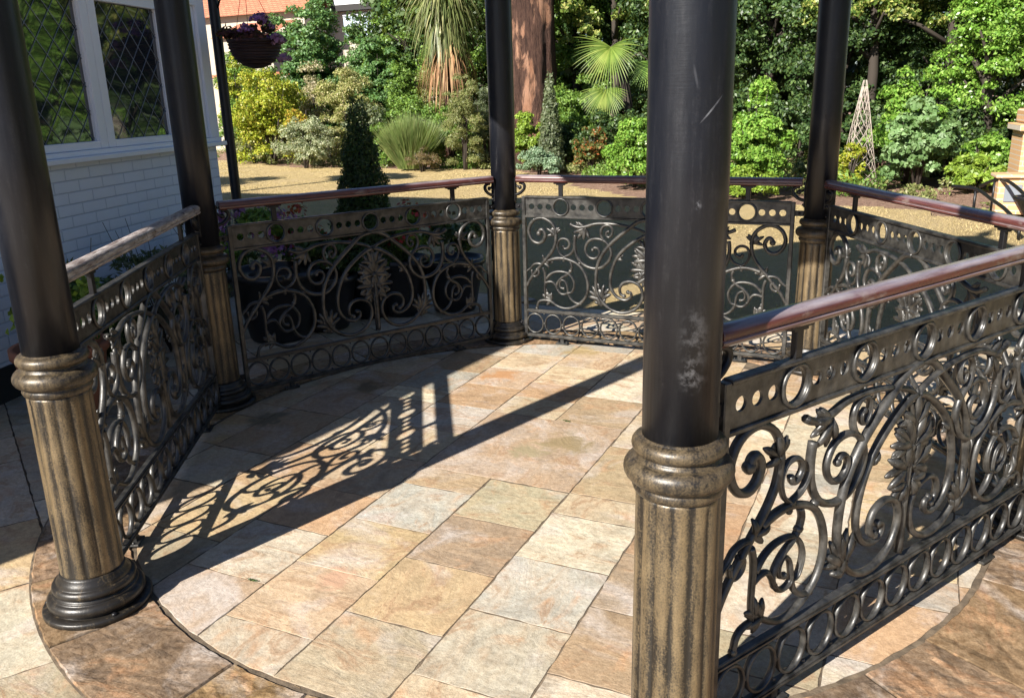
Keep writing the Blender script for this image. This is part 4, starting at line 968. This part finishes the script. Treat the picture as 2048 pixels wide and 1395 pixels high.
# ---- trees behind, right
def tree(label, px, Y, zc, rx, rz, m, n, leaf, nc=70, cr=.17, trunk_r=.12, name="tree", ry=None, asp=.55, group="dense trees closing the garden behind"):
    SEED[0] += 1; P = pt(px, 100, Y); t = thing(name, label, "tree", (P[0], Y, 0), 0, group)
    s = MB(); g = random.Random(SEED[0]); zt = zc
    s.tube([(0, 0, -.1), (.05, 0, zt*.5), (-.05, 0, zt), (0, .05, zt+rz*.5)], [trunk_r, trunk_r*.8, trunk_r*.6, trunk_r*.25], 9); s.build("trunk", m_wood, t)
    s = MB()
    for i in range(6):
        a = g.uniform(0, 2*PI); z0 = zt*g.uniform(.45, .9); s.tube([(0, 0, z0), (rx*.35*math.cos(a), rx*.3*math.sin(a), z0+rz*.25), (rx*.75*math.cos(a), rx*.6*math.sin(a), z0+rz*.4)], [trunk_r*.5, trunk_r*.3, trunk_r*.12], 6)
    s.build("limb", m_wood, t)
    c, q = clumps((0, 0, zc), (rx, ry or rx*.7, rz), int(nc*1.6), int(n*2.6), cr*1.0, .4, SEED[0], flatb=True); leaf = leaf*.64; k_ = c[:, 2] > .03
    leaves("crown", c[k_], q[k_], leaf, m, asp, t, .8, .25, SEED[0])
    return t
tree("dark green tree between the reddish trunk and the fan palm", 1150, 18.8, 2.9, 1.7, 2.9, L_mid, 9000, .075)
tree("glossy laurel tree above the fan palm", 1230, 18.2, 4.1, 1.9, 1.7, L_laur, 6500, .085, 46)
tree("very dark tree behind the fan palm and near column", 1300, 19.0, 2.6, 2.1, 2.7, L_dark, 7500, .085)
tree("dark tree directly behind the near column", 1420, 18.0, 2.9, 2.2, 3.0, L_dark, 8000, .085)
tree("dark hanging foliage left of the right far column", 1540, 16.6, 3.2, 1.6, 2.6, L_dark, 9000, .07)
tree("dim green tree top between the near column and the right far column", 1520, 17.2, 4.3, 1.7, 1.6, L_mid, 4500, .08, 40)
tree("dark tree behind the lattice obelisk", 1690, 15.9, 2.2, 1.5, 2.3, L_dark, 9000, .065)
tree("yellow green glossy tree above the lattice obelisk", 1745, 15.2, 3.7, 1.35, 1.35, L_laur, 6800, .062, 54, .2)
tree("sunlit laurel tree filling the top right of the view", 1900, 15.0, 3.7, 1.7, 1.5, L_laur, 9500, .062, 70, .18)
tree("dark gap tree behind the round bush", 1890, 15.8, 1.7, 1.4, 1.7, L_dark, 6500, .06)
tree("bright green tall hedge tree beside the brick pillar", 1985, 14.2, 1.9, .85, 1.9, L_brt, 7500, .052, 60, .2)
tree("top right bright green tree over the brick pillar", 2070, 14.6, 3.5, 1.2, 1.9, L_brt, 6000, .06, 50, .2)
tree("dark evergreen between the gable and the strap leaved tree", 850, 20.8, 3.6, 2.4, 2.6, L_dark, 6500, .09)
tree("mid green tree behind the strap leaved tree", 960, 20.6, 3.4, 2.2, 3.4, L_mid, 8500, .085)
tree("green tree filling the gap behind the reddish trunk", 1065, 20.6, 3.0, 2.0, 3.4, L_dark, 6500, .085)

# dense dark hedge behind everything: one mass nobody could count
g_ = np.random.default_rng(41); n = 60000
px_ = g_.uniform(-60, 2300, n); X0_ = pt(760, 100, 21.5)[0]; X1_ = pt(2400, 100, 19)[0]
hx = g_.uniform(X0_, X1_, n); hy = 21.6+.6*np.sin(hx*1.1)+g_.normal(0, .4, n)-(hx-X0_)*.16; hz = g_.uniform(0, 1, n)**.8*(6.2+.7*np.sin(hx*.9)+.4*np.sin(hx*2.7))
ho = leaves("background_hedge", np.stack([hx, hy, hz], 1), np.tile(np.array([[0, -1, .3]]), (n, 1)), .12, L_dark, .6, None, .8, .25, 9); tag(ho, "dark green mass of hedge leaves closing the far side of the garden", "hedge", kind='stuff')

g_ = np.random.default_rng(57); n = 90000
ex = lambda x: np.interp(x, [-22, -16.9, -13.5, -10.5, -7.4, -6.2, -4.6, -3.0, -2.2, -1.0, .9, 1.8, 2.9, 3.8, 6], [18.5, 17.0, 15.2, 15.0, 14.9, 14.2, 12.2, 10.6, 10.0, 9.7, 9.6, 9.2, 8.0, 7.4, 6])
hx = g_.uniform(-20, 5, n); dy = g_.uniform(0, 1, n)**1.3*5.5; hy = ex(hx)+.35+dy+np.where(hx > -6, 1.2, 0)
pn = np.sin(hx*1.7+hy*.6)+np.sin(hx*4.1-hy*2.3+1)*.7+np.sin(hx*7.9+hy*5.1)*.4
k_ = pn > (.1-.12*dy); hx, hy, dy, pn = hx[k_], hy[k_], dy[k_], pn[k_]; n = len(hx)
hz = g_.uniform(0, 1, n)*np.clip(.08+.10*dy+.12*pn, .05, .8)-.05
sel = (np.sin(hx*2.6)+np.sin(hx*.9+hy*1.3+2)) > -.2
for nm, s_, m_, lb in (("ground_cover", sel, L_mid, "mixed low green ground cover between the border shrubs"), ("ground_cover", ~sel, L_hebe, "dull olive ground cover between the border shrubs")):
    tag(leaves(nm, np.stack([hx[s_], hy[s_], hz[s_]], 1), np.tile(np.array([[0, -.4, .8]]), (s_.sum(), 1)), .032, m_, .5, None, .9, .25, 13), lb, "ground cover", kind='stuff')
# dry grass blades on the lawn
n = 230000; gxx = g_.uniform(-17, 5, n); gyy = 2.9+(g_.uniform(0, 1, n)**.8)*14.5; k_ = (gyy < ex(gxx)+.1) & ~((gxx < -1.6) & (gyy < 3.1)); gxx, gyy = gxx[k_], gyy[k_]; n = len(gxx)
gzz = -.035+.012*np.sin(gxx*1.3+gyy*.7)+.008*np.sin(gxx*3.1-gyy*2.3); hgt = g_.uniform(.008, .024, n)*(1+.6*np.sin(gxx*1.9)*np.sin(gyy*2.2)); wd_ = g_.uniform(.002, .005, n); an = g_.uniform(0, PI, n)
dx_, dy_ = np.cos(an)*wd_, np.sin(an)*wd_; lx, ly = g_.normal(0, .012, n), g_.normal(0, .012, n)
V = np.stack([np.stack([gxx-dx_, gyy-dy_, gzz], 1), np.stack([gxx+dx_, gyy+dy_, gzz], 1), np.stack([gxx+lx, gyy+ly, gzz+hgt], 1)], 1).reshape(-1, 3).astype('f')
me = bpy.data.meshes.new("grass"); me.vertices.add(3*n); me.vertices.foreach_set('co', V.ravel()); me.loops.add(3*n); me.loops.foreach_set('vertex_index', np.arange(3*n, dtype='i')); me.polygons.add(n)
me.polygons.foreach_set('loop_start', np.arange(0, 3*n, 3, dtype='i')); me.polygons.foreach_set('loop_total', np.full(n, 3, 'i')); me.update()
me.materials.append(leafmat("dry_grass_blades", [(.46, .37, .17), (.60, .47, .24), (.68, .55, .30)], .7, .2, .9)); go_ = bpy.data.objects.new("grass", me); C.objects.link(go_); tag(go_, "short parched yellow grass growing on the lawn", "grass", kind='stuff')
SEED[0] += 1
for x, y, zc, rx, rz in ((-15.8, 3.2, 5.6, 2.4, .8), (-12.5, 3.6, 6.6, 1.2, .7)):
    t = thing("tree", ("tree with a broad crown beyond the house, out of view on the left" if zc < 6 else "tree with a small high crown beyond the house, out of view on the left"), "tree", (x, y, 0)); s = MB(); s.tube([(0, 0, -.1), (0, 0, zc)], [.2, .08], 8); s.build("trunk", m_wood, t)
    c, q = clumps((0, 0, zc), (rx, rx*.5, rz), 26, 4200, .25, .3, int(zc*10), flatb=False); leaves("crown", c, q, .07, L_mid, .55, t, .8, .25, 4)
# ---- garden wall behind the ivy and the houses beyond
m_cream = mat("cream_wall", (.44, .39, .31), .85); k = N(m_cream); k.l(k.bump(k.noise(k.coord(), 8, 6), .5, .02), k.b.inputs['Normal'])
wt = thing("garden_wall", "cream garden wall showing between the ivy and shrubs", "wall", (pt(640, 200, 20.4)[0], 20.4, 0))
s = MB(); s.box((-6, -.15, -.1), (4.5, .15, 2.5)); s.build("wall", m_cream, wt); s = MB(); s.box((-6.05, -.2, 2.501), (4.55, .2, 2.6)); s.build("coping", m_tile, wt)
m_timber = mat("black_timber", (.02, .018, .018), .7); m_slate = mat("blue_grey_board", (.42, .50, .60), .6)
P = pt(722, 20, 33); hz_ = P[2]
ht = thing("house", "white gabled house with black timber trim above the ivy", "house", (P[0], 33, 0))
s = MB(); s.box((-1.9, 0, 0), (2.2, 5, hz_+.05)); s.add([(-1.9, 0, hz_+.05), (2.2, 0, hz_+.05), (.15, 0, hz_+2.2)], [(0, 1, 2)]); s.add([(-1.9, 5, hz_+.05), (2.2, 5, hz_+.05), (.15, 5, hz_+2.2)], [(2, 1, 0)]); s.build("wall", m_cream, ht)
s = MB(); s.box((-1.5, -.35, hz_-.02), (1.5, -.001, hz_+.25)); s.build("jetty_beam", m_timber, ht)
s = MB(); s.box((-1.3, -.32, hz_+.251), (1.3, -.01, hz_+.9)); s.build("panel", mat("white_render", (.78, .78, .80), .7), ht)
s = MB(); s.box((-1.0, -.06, hz_-1.2), (1.2, -.002, hz_-.24)); s.build("window", m_slate, ht)
s = MB(); s.box((.0, -.10, hz_-1.25), (.14, -.061, hz_-.2)); s.box((-1.0, -.10, hz_-.23), (1.2, -.05, hz_-.15)); s.build("window_frame", m_wpaint, ht)
s = MB(); s.add([(-2.2, -.3, hz_-.2), (.15, -.3, hz_+2.35), (.15, 5.2, hz_+2.35), (-2.2, 5.2, hz_-.2)], [(0, 1, 2, 3)]); s.add([(2.5, -.3, hz_-.2), (.15, -.3, hz_+2.35), (.15, 5.2, hz_+2.35), (2.5, 5.2, hz_-.2)], [(3, 2, 1, 0)]); s.build("roof", m_tile, ht)
P = pt(470, 22, 31)
hr = thing("house", "low house with red tiled roof seen over the hanging basket", "house", (P[0], 31, 0))
s = MB(); s.box((-5, 0, 0), (4.0, 5, P[2])); s.build("wall", m_cream, hr)
s = MB(); s.add([(-5.3, -.4, P[2]-.25), (4.3, -.4, P[2]-.25), (4.3, 3, P[2]+2.6), (-5.3, 3, P[2]+2.6)], [(0, 1, 2, 3)]); s.add([(-5.3, 6, P[2]-.25), (4.3, 6, P[2]-.25), (4.3, 3, P[2]+2.6), (-5.3, 3, P[2]+2.6)], [(3, 2, 1, 0)]); s.build("roof", m_tile, hr)
P = pt(505, 45, 24); lw = thing("shed", "low outbuilding with an orange tiled roof just above the hanging basket flowers", "shed", (P[0]-.2, 24, 0))
s = MB(); s.box((-1.6, 0, 0), (1.0, 2, P[2]-.35)); s.build("wall", m_cream, lw); s = MB(); s.add([(-1.8, -.2, P[2]-.5), (1.1, -.2, P[2]-.5), (1.1, 1.6, P[2]+.15), (-1.8, 1.6, P[2]+.15)], [(0, 1, 2, 3)]); s.build("roof", m_tile, lw)
# ---- brick pillar, low brick wall, planter and curved rails on the right
m_obrick = mat("orange_brick", (.5, .3, .15), .85); k = N(m_obrick); tc = k.n('TexCoord'); mp = k.n('Mapping'); k.l(tc.outputs['Object'], mp.inputs[0]); mp.inputs['Rotation'].default_value = (PI/2, 0, 0)
b3 = k.n('TexBrick'); b3.inputs['Scale'].default_value = 1; b3.inputs['Brick Width'].default_value = .225; b3.inputs['Row Height'].default_value = .075; b3.inputs['Mortar Size'].default_value = .008
b3.inputs['Color1'].default_value = (.52, .30, .14, 1); b3.inputs['Color2'].default_value = (.60, .38, .20, 1); b3.inputs['Mortar'].default_value = (.50, .44, .36, 1)
k.l(mp.outputs[0], b3.inputs['Vector']); k.l(b3.outputs[0], k.b.inputs['Base Color']); k.l(k.bump(b3.outputs['Fac'], -.4, .01), k.b.inputs['Normal'])
P = pt(2075, 375, 12.3); bt = thing("brick_pillar", "orange brick pillar with stone cap at the right edge of the garden", "pillar", (P[0], 12.3, 0), .1)
s = MB(); s.box((-.38, -.38, -.05), (.38, .38, .90), ch=.005); s.box((-.45, -.45, .90), (.45, .45, 1.0), ch=.01); s.box((-.36, -.36, 1.0), (.36, .36, 1.22), ch=.03); s.build("pillar", m_obrick, bt)
P = pt(2045, 425, 9.6); lb = thing("low_wall", "low orange brick wall with a vent in front of the brick pillar", "wall", (P[0], 9.6, 0), .1)
s = MB(); s.box((-.36, -.15, -.05), (1.2, .15, .42), ch=.005); s.box((-.40, -.19, .421), (1.2, .19, .47), ch=.01); s.build("wall", m_obrick, lb); s = MB(); s.box((-.28, -.165, .12), (-.08, -.151, .34)); s.build("vent", m_lead, lb)
P = pt(2062, 430, 8.2); pl = thing("planter", "small black metal planter at the right edge beyond the far handrail", "planter", (P[0], 8.2, 0))
s = MB(); s.lathe([(.12, 0), (.10, .04), (.07, .10), (.13, .20), (.17, .27), (.21, .30), (.21, .33), (.17, .33), (.16, .28)], 20); s.build("bowl", m_lug, pl)
for i, (pa, lab) in enumerate((([(1905, 372, 9.4), (1952, 378, 9.0), (1985, 400, 8.4), (2012, 420, 7.8), (2040, 452, 7.2)], "curved black metal handrail in front of the low brick wall"), ([(1960, 372, 10.0), (1990, 360, 9.6), (2015, 362, 9.2), (2045, 385, 8.6), (2075, 420, 8.0)], "second curved metal handrail, the upper one crossing the brick pillar's foot"))):
    Q = [pt(*a) for a in pa]; o_ = Vector(Q[0]); t = thing("step_handrail", lab, "handrail", (o_.x, o_.y, 0), 0)
    s = MB(); s.tube([(q[0]-o_.x, q[1]-o_.y, q[2]) for q in spline(Q, 5)], .022, 8); s.build("rail", m_lug, t)
    s = MB()
    for q in (Q[1], Q[-1]): s.tube([(q[0]-o_.x, q[1]-o_.y, q[2]), (q[0]-o_.x, q[1]-o_.y, -.05)], .018, 8)
    s.build("upright", m_lug, t)

# ---- pots near the bandstand
m_pot = mat("dark_glazed_pot", (.014, .014, .016), .35, 0, .5); m_terra = mat("terracotta", (.33, .13, .07), .8); m_soil = mat("potting_soil", (.03, .02, .015), .95)
def pot(label, x, y, r_, h, m, name="plant_pot", square=False):
    t = thing(name, label, "pot", (x, y, 0), .3)
    s = MB()
    if square:
        s.box((-r_, -r_, 0), (r_, r_, h), ch=.012); s.box((-r_-.02, -r_-.02, h-.05), (r_+.02, r_+.02, h+.004), ch=.008)
    else: s.lathe([(r_*.68, 0), (r_*.72, .02), (r_*.92, h*.6), (r_*1.0, h*.88), (r_*1.08, h*.9), (r_*1.08, h), (r_*.95, h), (r_*.93, h-.03)], 32)
    s.build("body", m, t); s = MB(); s.lathe([(r_*.9, h-.035), (.01, h-.02)] if not square else [(r_*.8, h+.006), (.01, h+.012)], 20); s.build("soil", m_soil, t); return t
pot("dark glazed pot under the conical topiary, behind the shaded railing", -2.34, 2.06, .24, .42, m_pot)
cone_bush("topiary", "dark clipped conical box topiary standing behind the shaded railing", "topiary", (-2.34, 2.06, .40), 1.27, .29, L_box, 22000, .012, .04, 21)
def flowers(label, x, y, z, w_, h, mp_, ml, n=350, seed=1, name="flowering_plant"):
    t = thing(name, label, "flowers", (x, y, z))
    c, q = clumps((0, 0, h*.45), (w_/2, w_/2, h*.5), 16, 1300, .34, .4, seed); leaves("foliage", c, q, .024, ml, .55, t, .8, .25, seed)
    c, q = clumps((0, 0, h*.6), (w_/2, w_/2, h*.5), 18, n, .34, .7, seed+5); leaves("flowers", c, q, .020, mp_, .9, t, .5, .3, seed+9); return t
pot("large round black planter behind the left half of the shaded railing", -2.62, 1.28, .30, .50, m_pot, "planter")
flowers("purple flowers in the large round black planter", -2.72, 1.20, .52, .50, .46, P_purp, L_mid, 380, 31)
pot("round dark pot of red flowers behind the shaded railing", -2.12, 1.72+.45, .22, .45, m_pot); flowers("red flowers in the round dark pot right of the topiary", -2.05, 2.20, .42, .40, .40, P_red, L_mid, 240, 33)
pot("low dark pot of red flowers left of the topiary", -2.80, 1.75, .20, .45, m_pot); flowers("red flowers left of the conical topiary", -2.80, 1.75, .42, .40, .40, P_red, L_mid, 240, 35)
pot("wide dark tub between the topiary pot and the large black planter", -2.46, 1.62, .24, .40, m_pot); flowers("dark leafy plant in the wide dark tub beside the topiary pot", -2.46, 1.62, .38, .46, .30, P_dred, L_dark, 40, 61, "leafy_plant")
pot("dark tub behind the right end of the shaded railing", -1.78, 2.42, .24, .42, m_pot); flowers("dark leafy plant in the tub behind the shaded railing's right end", -1.78, 2.42, .40, .48, .34, P_dred, L_dark, 30, 63, "leafy_plant")
for i, (x, y, lab) in enumerate(((*gx(-.56, -1.44), "tiny green moss tuft in a paving joint near the left foreground column"), (*gx(-.08, .402), "tiny green moss tuft in a paving joint in the middle of the floor"))):
    g2 = np.random.default_rng(i+90); n2 = 90; tag(leaves("moss_tuft", np.stack([x+g2.normal(0, .012, n2), y+g2.normal(0, .0025, n2), g2.uniform(.001, .007, n2)], 1), np.tile(np.array([[0, 0, 1.]]), (n2, 1)), .0028, L_dark, .6, None, .7, .3, 3), lab, "moss")
pot("terracotta pot at the left edge behind the foreground column", -2.55, -.55, .22, .46, m_terra)
flowers("green leafy plant in the terracotta pot at the left edge", -2.55, -.55, .46, .5, .36, L_lime, L_mid, 120, 37, "leafy_plant")
tuft_ = []
for i, (sx, lab) in enumerate(((.9, "dark leafy plant against the white wall nearest its far corner"), (1.7, "dark leafy plant in the middle of the white wall behind the end-on railing"), (2.6, "dark leafy plant against the white wall nearest the camera"))):
    x, y = K+WD*sx+WN*.42; SEED[0] += 1
    t = thing("wall_plant", lab, "plant", (x, y, 0)); c, q = clumps((0, 0, .42), (.42, .28, .36), 20, 2200, .3, .5, SEED[0]); leaves("foliage", c, q, .030, L_dark if i != 1 else L_grey, .3, t, .8, .2, SEED[0])
    s = MB(); g = random.Random(i)
    for j in range(14): a = g.uniform(0, 2*PI); s.tube([(0, 0, 0), (.2*math.cos(a), .15*math.sin(a), .5), (.36*math.cos(a), .26*math.sin(a), g.uniform(.7, .98))], [.006, .004, .002], 4)
    s.build("stem", m_wood, t)
# hanging basket
hb = thing("hanging_basket", "dark wicker hanging basket of purple flowers on the slim post", "basket", (-3.50, 2.39, 1.91))
m_wick = mat("dark_wicker", (.045, .022, .02), .6); k = N(m_wick); wn = k.n('TexWave', wave_type='BANDS', bands_direction='Z'); wn.inputs['Scale'].default_value = 26; wn.inputs['Distortion'].default_value = 1.2; k.l(k.coord(), wn.inputs[0])
k.l(k.mix(wn.outputs['Fac'], (.015, .008, .009), (.085, .045, .040)), k.b.inputs['Base Color']); k.l(k.bump(wn.outputs['Fac'], .8, .01), k.b.inputs['Normal'])
s = MB(); pr = [(max(.005, .205*math.sin(PI/2*i/10)), .20-.20*math.cos(PI/2*i/10)) for i in range(11)]
s.lathe([(a*(1+.02*(j % 2)), b) for j, (a, b) in enumerate(pr)]+[(.215, .205), (.215, .222), (.19, .222)], 40); s.build("bowl", m_wick, hb)
s = MB(); s.tube([(.207*math.cos(2*PI*i/40), .207*math.sin(2*PI*i/40), .212) for i in range(40)], .012, 7, closed=True)
for j in range(7):
    z = .03+.026*j; R = .205*math.sqrt(max(0, 1-((.2-z)/.2)**2)); s.tube([((R+.004)*math.cos(2*PI*i/40), (R+.004)*math.sin(2*PI*i/40), z+.004*math.sin(i*PI)) for i in range(40)], .006, 5, closed=True)
s.build("rim", m_wick, hb)
s = MB()
for i in range(3): q = 2*PI*i/3+.4; s.tube([(.2*math.cos(q), .2*math.sin(q), .22), (-.03, 0, .75)], .003, 4)
s.build("chain", m_lug, hb)
t = thing("basket_flowers", "purple and dark red petunias spilling over the hanging basket", "flowers", (-3.50, 2.39, 2.11))
c, q = clumps((0, 0, .04), (.21, .21, .11), 18, 1100, .34, .5, 51); leaves("foliage", c, q, .022, P_dred, .6, t, .8, .25, 51)
c, q = clumps((.09, -.04, .09), (.15, .15, .12), 14, 300, .3, .6, 52); leaves("flowers", c, q, .015, P_purp, .95, t, .5, .3, 52)
c, q = clumps((.24, 0, -.06), (.05, .05, .12), 5, 110, .6, .6, 53); leaves("trailing_flowers", c, q, .022, leafmat("pink_petals", [(.30, .12, .26), (.42, .2, .36), (.5, .3, .45)]), .95, t, .5, .3, 53)

# ---- things out of frame on the right, for the panes to reflect
for i, (x, y, zc, rx, rz, m, lab) in enumerate(((7.5, 4.5, 2.4, 2.0, 2.4, L_mid, "green tree on the right beyond the frame"), (9.5, .5, 2.8, 2.2, 2.8, L_dark, "dark tree on the far right beyond the frame"), (6.0, 8.6, 1.6, 1.3, 1.7, L_gold, "golden tree on the right beyond the frame"), (10.5, 8.5, 3.2, 2.4, 3.2, L_dark, "dark tree behind the golden tree beyond the frame"), (10, -4, 3, 2.4, 3, L_mid, "green tree right of the camera beyond the frame"))):
    SEED[0] += 1; t = thing("tree", lab, "tree", (x, y, 0)); s = MB(); s.tube([(0, 0, -.1), (0, 0, zc)], [.14, .08], 8); s.build("trunk", m_wood, t)
    c, q = clumps((0, 0, zc), (rx, rx, rz), 50, 5200, .2, .45, SEED[0], flatb=False); k_ = c[:, 2] > .03; leaves("crown", c[k_], q[k_], .10, m, .55, t, .8, .25, SEED[0])
cp = thing("pavilion", "cream garden building with orange roof on the right beyond the frame", "building", (12.5, 5, 0), -.2)
s = MB(); s.box((-1, -2.4, 0), (1, 2.4, 2.5)); s.build("wall", m_cream, cp); s = MB(); s.add([(-1.3, -2.7, 2.5), (1.3, -2.7, 2.5), (1.3, 2.7, 2.5), (-1.3, 2.7, 2.5), (0, 0, 4.2)], [(0, 1, 4), (1, 2, 4), (2, 3, 4), (3, 0, 4), (3, 2, 1, 0)]); s.build("roof", m_tile, cp)
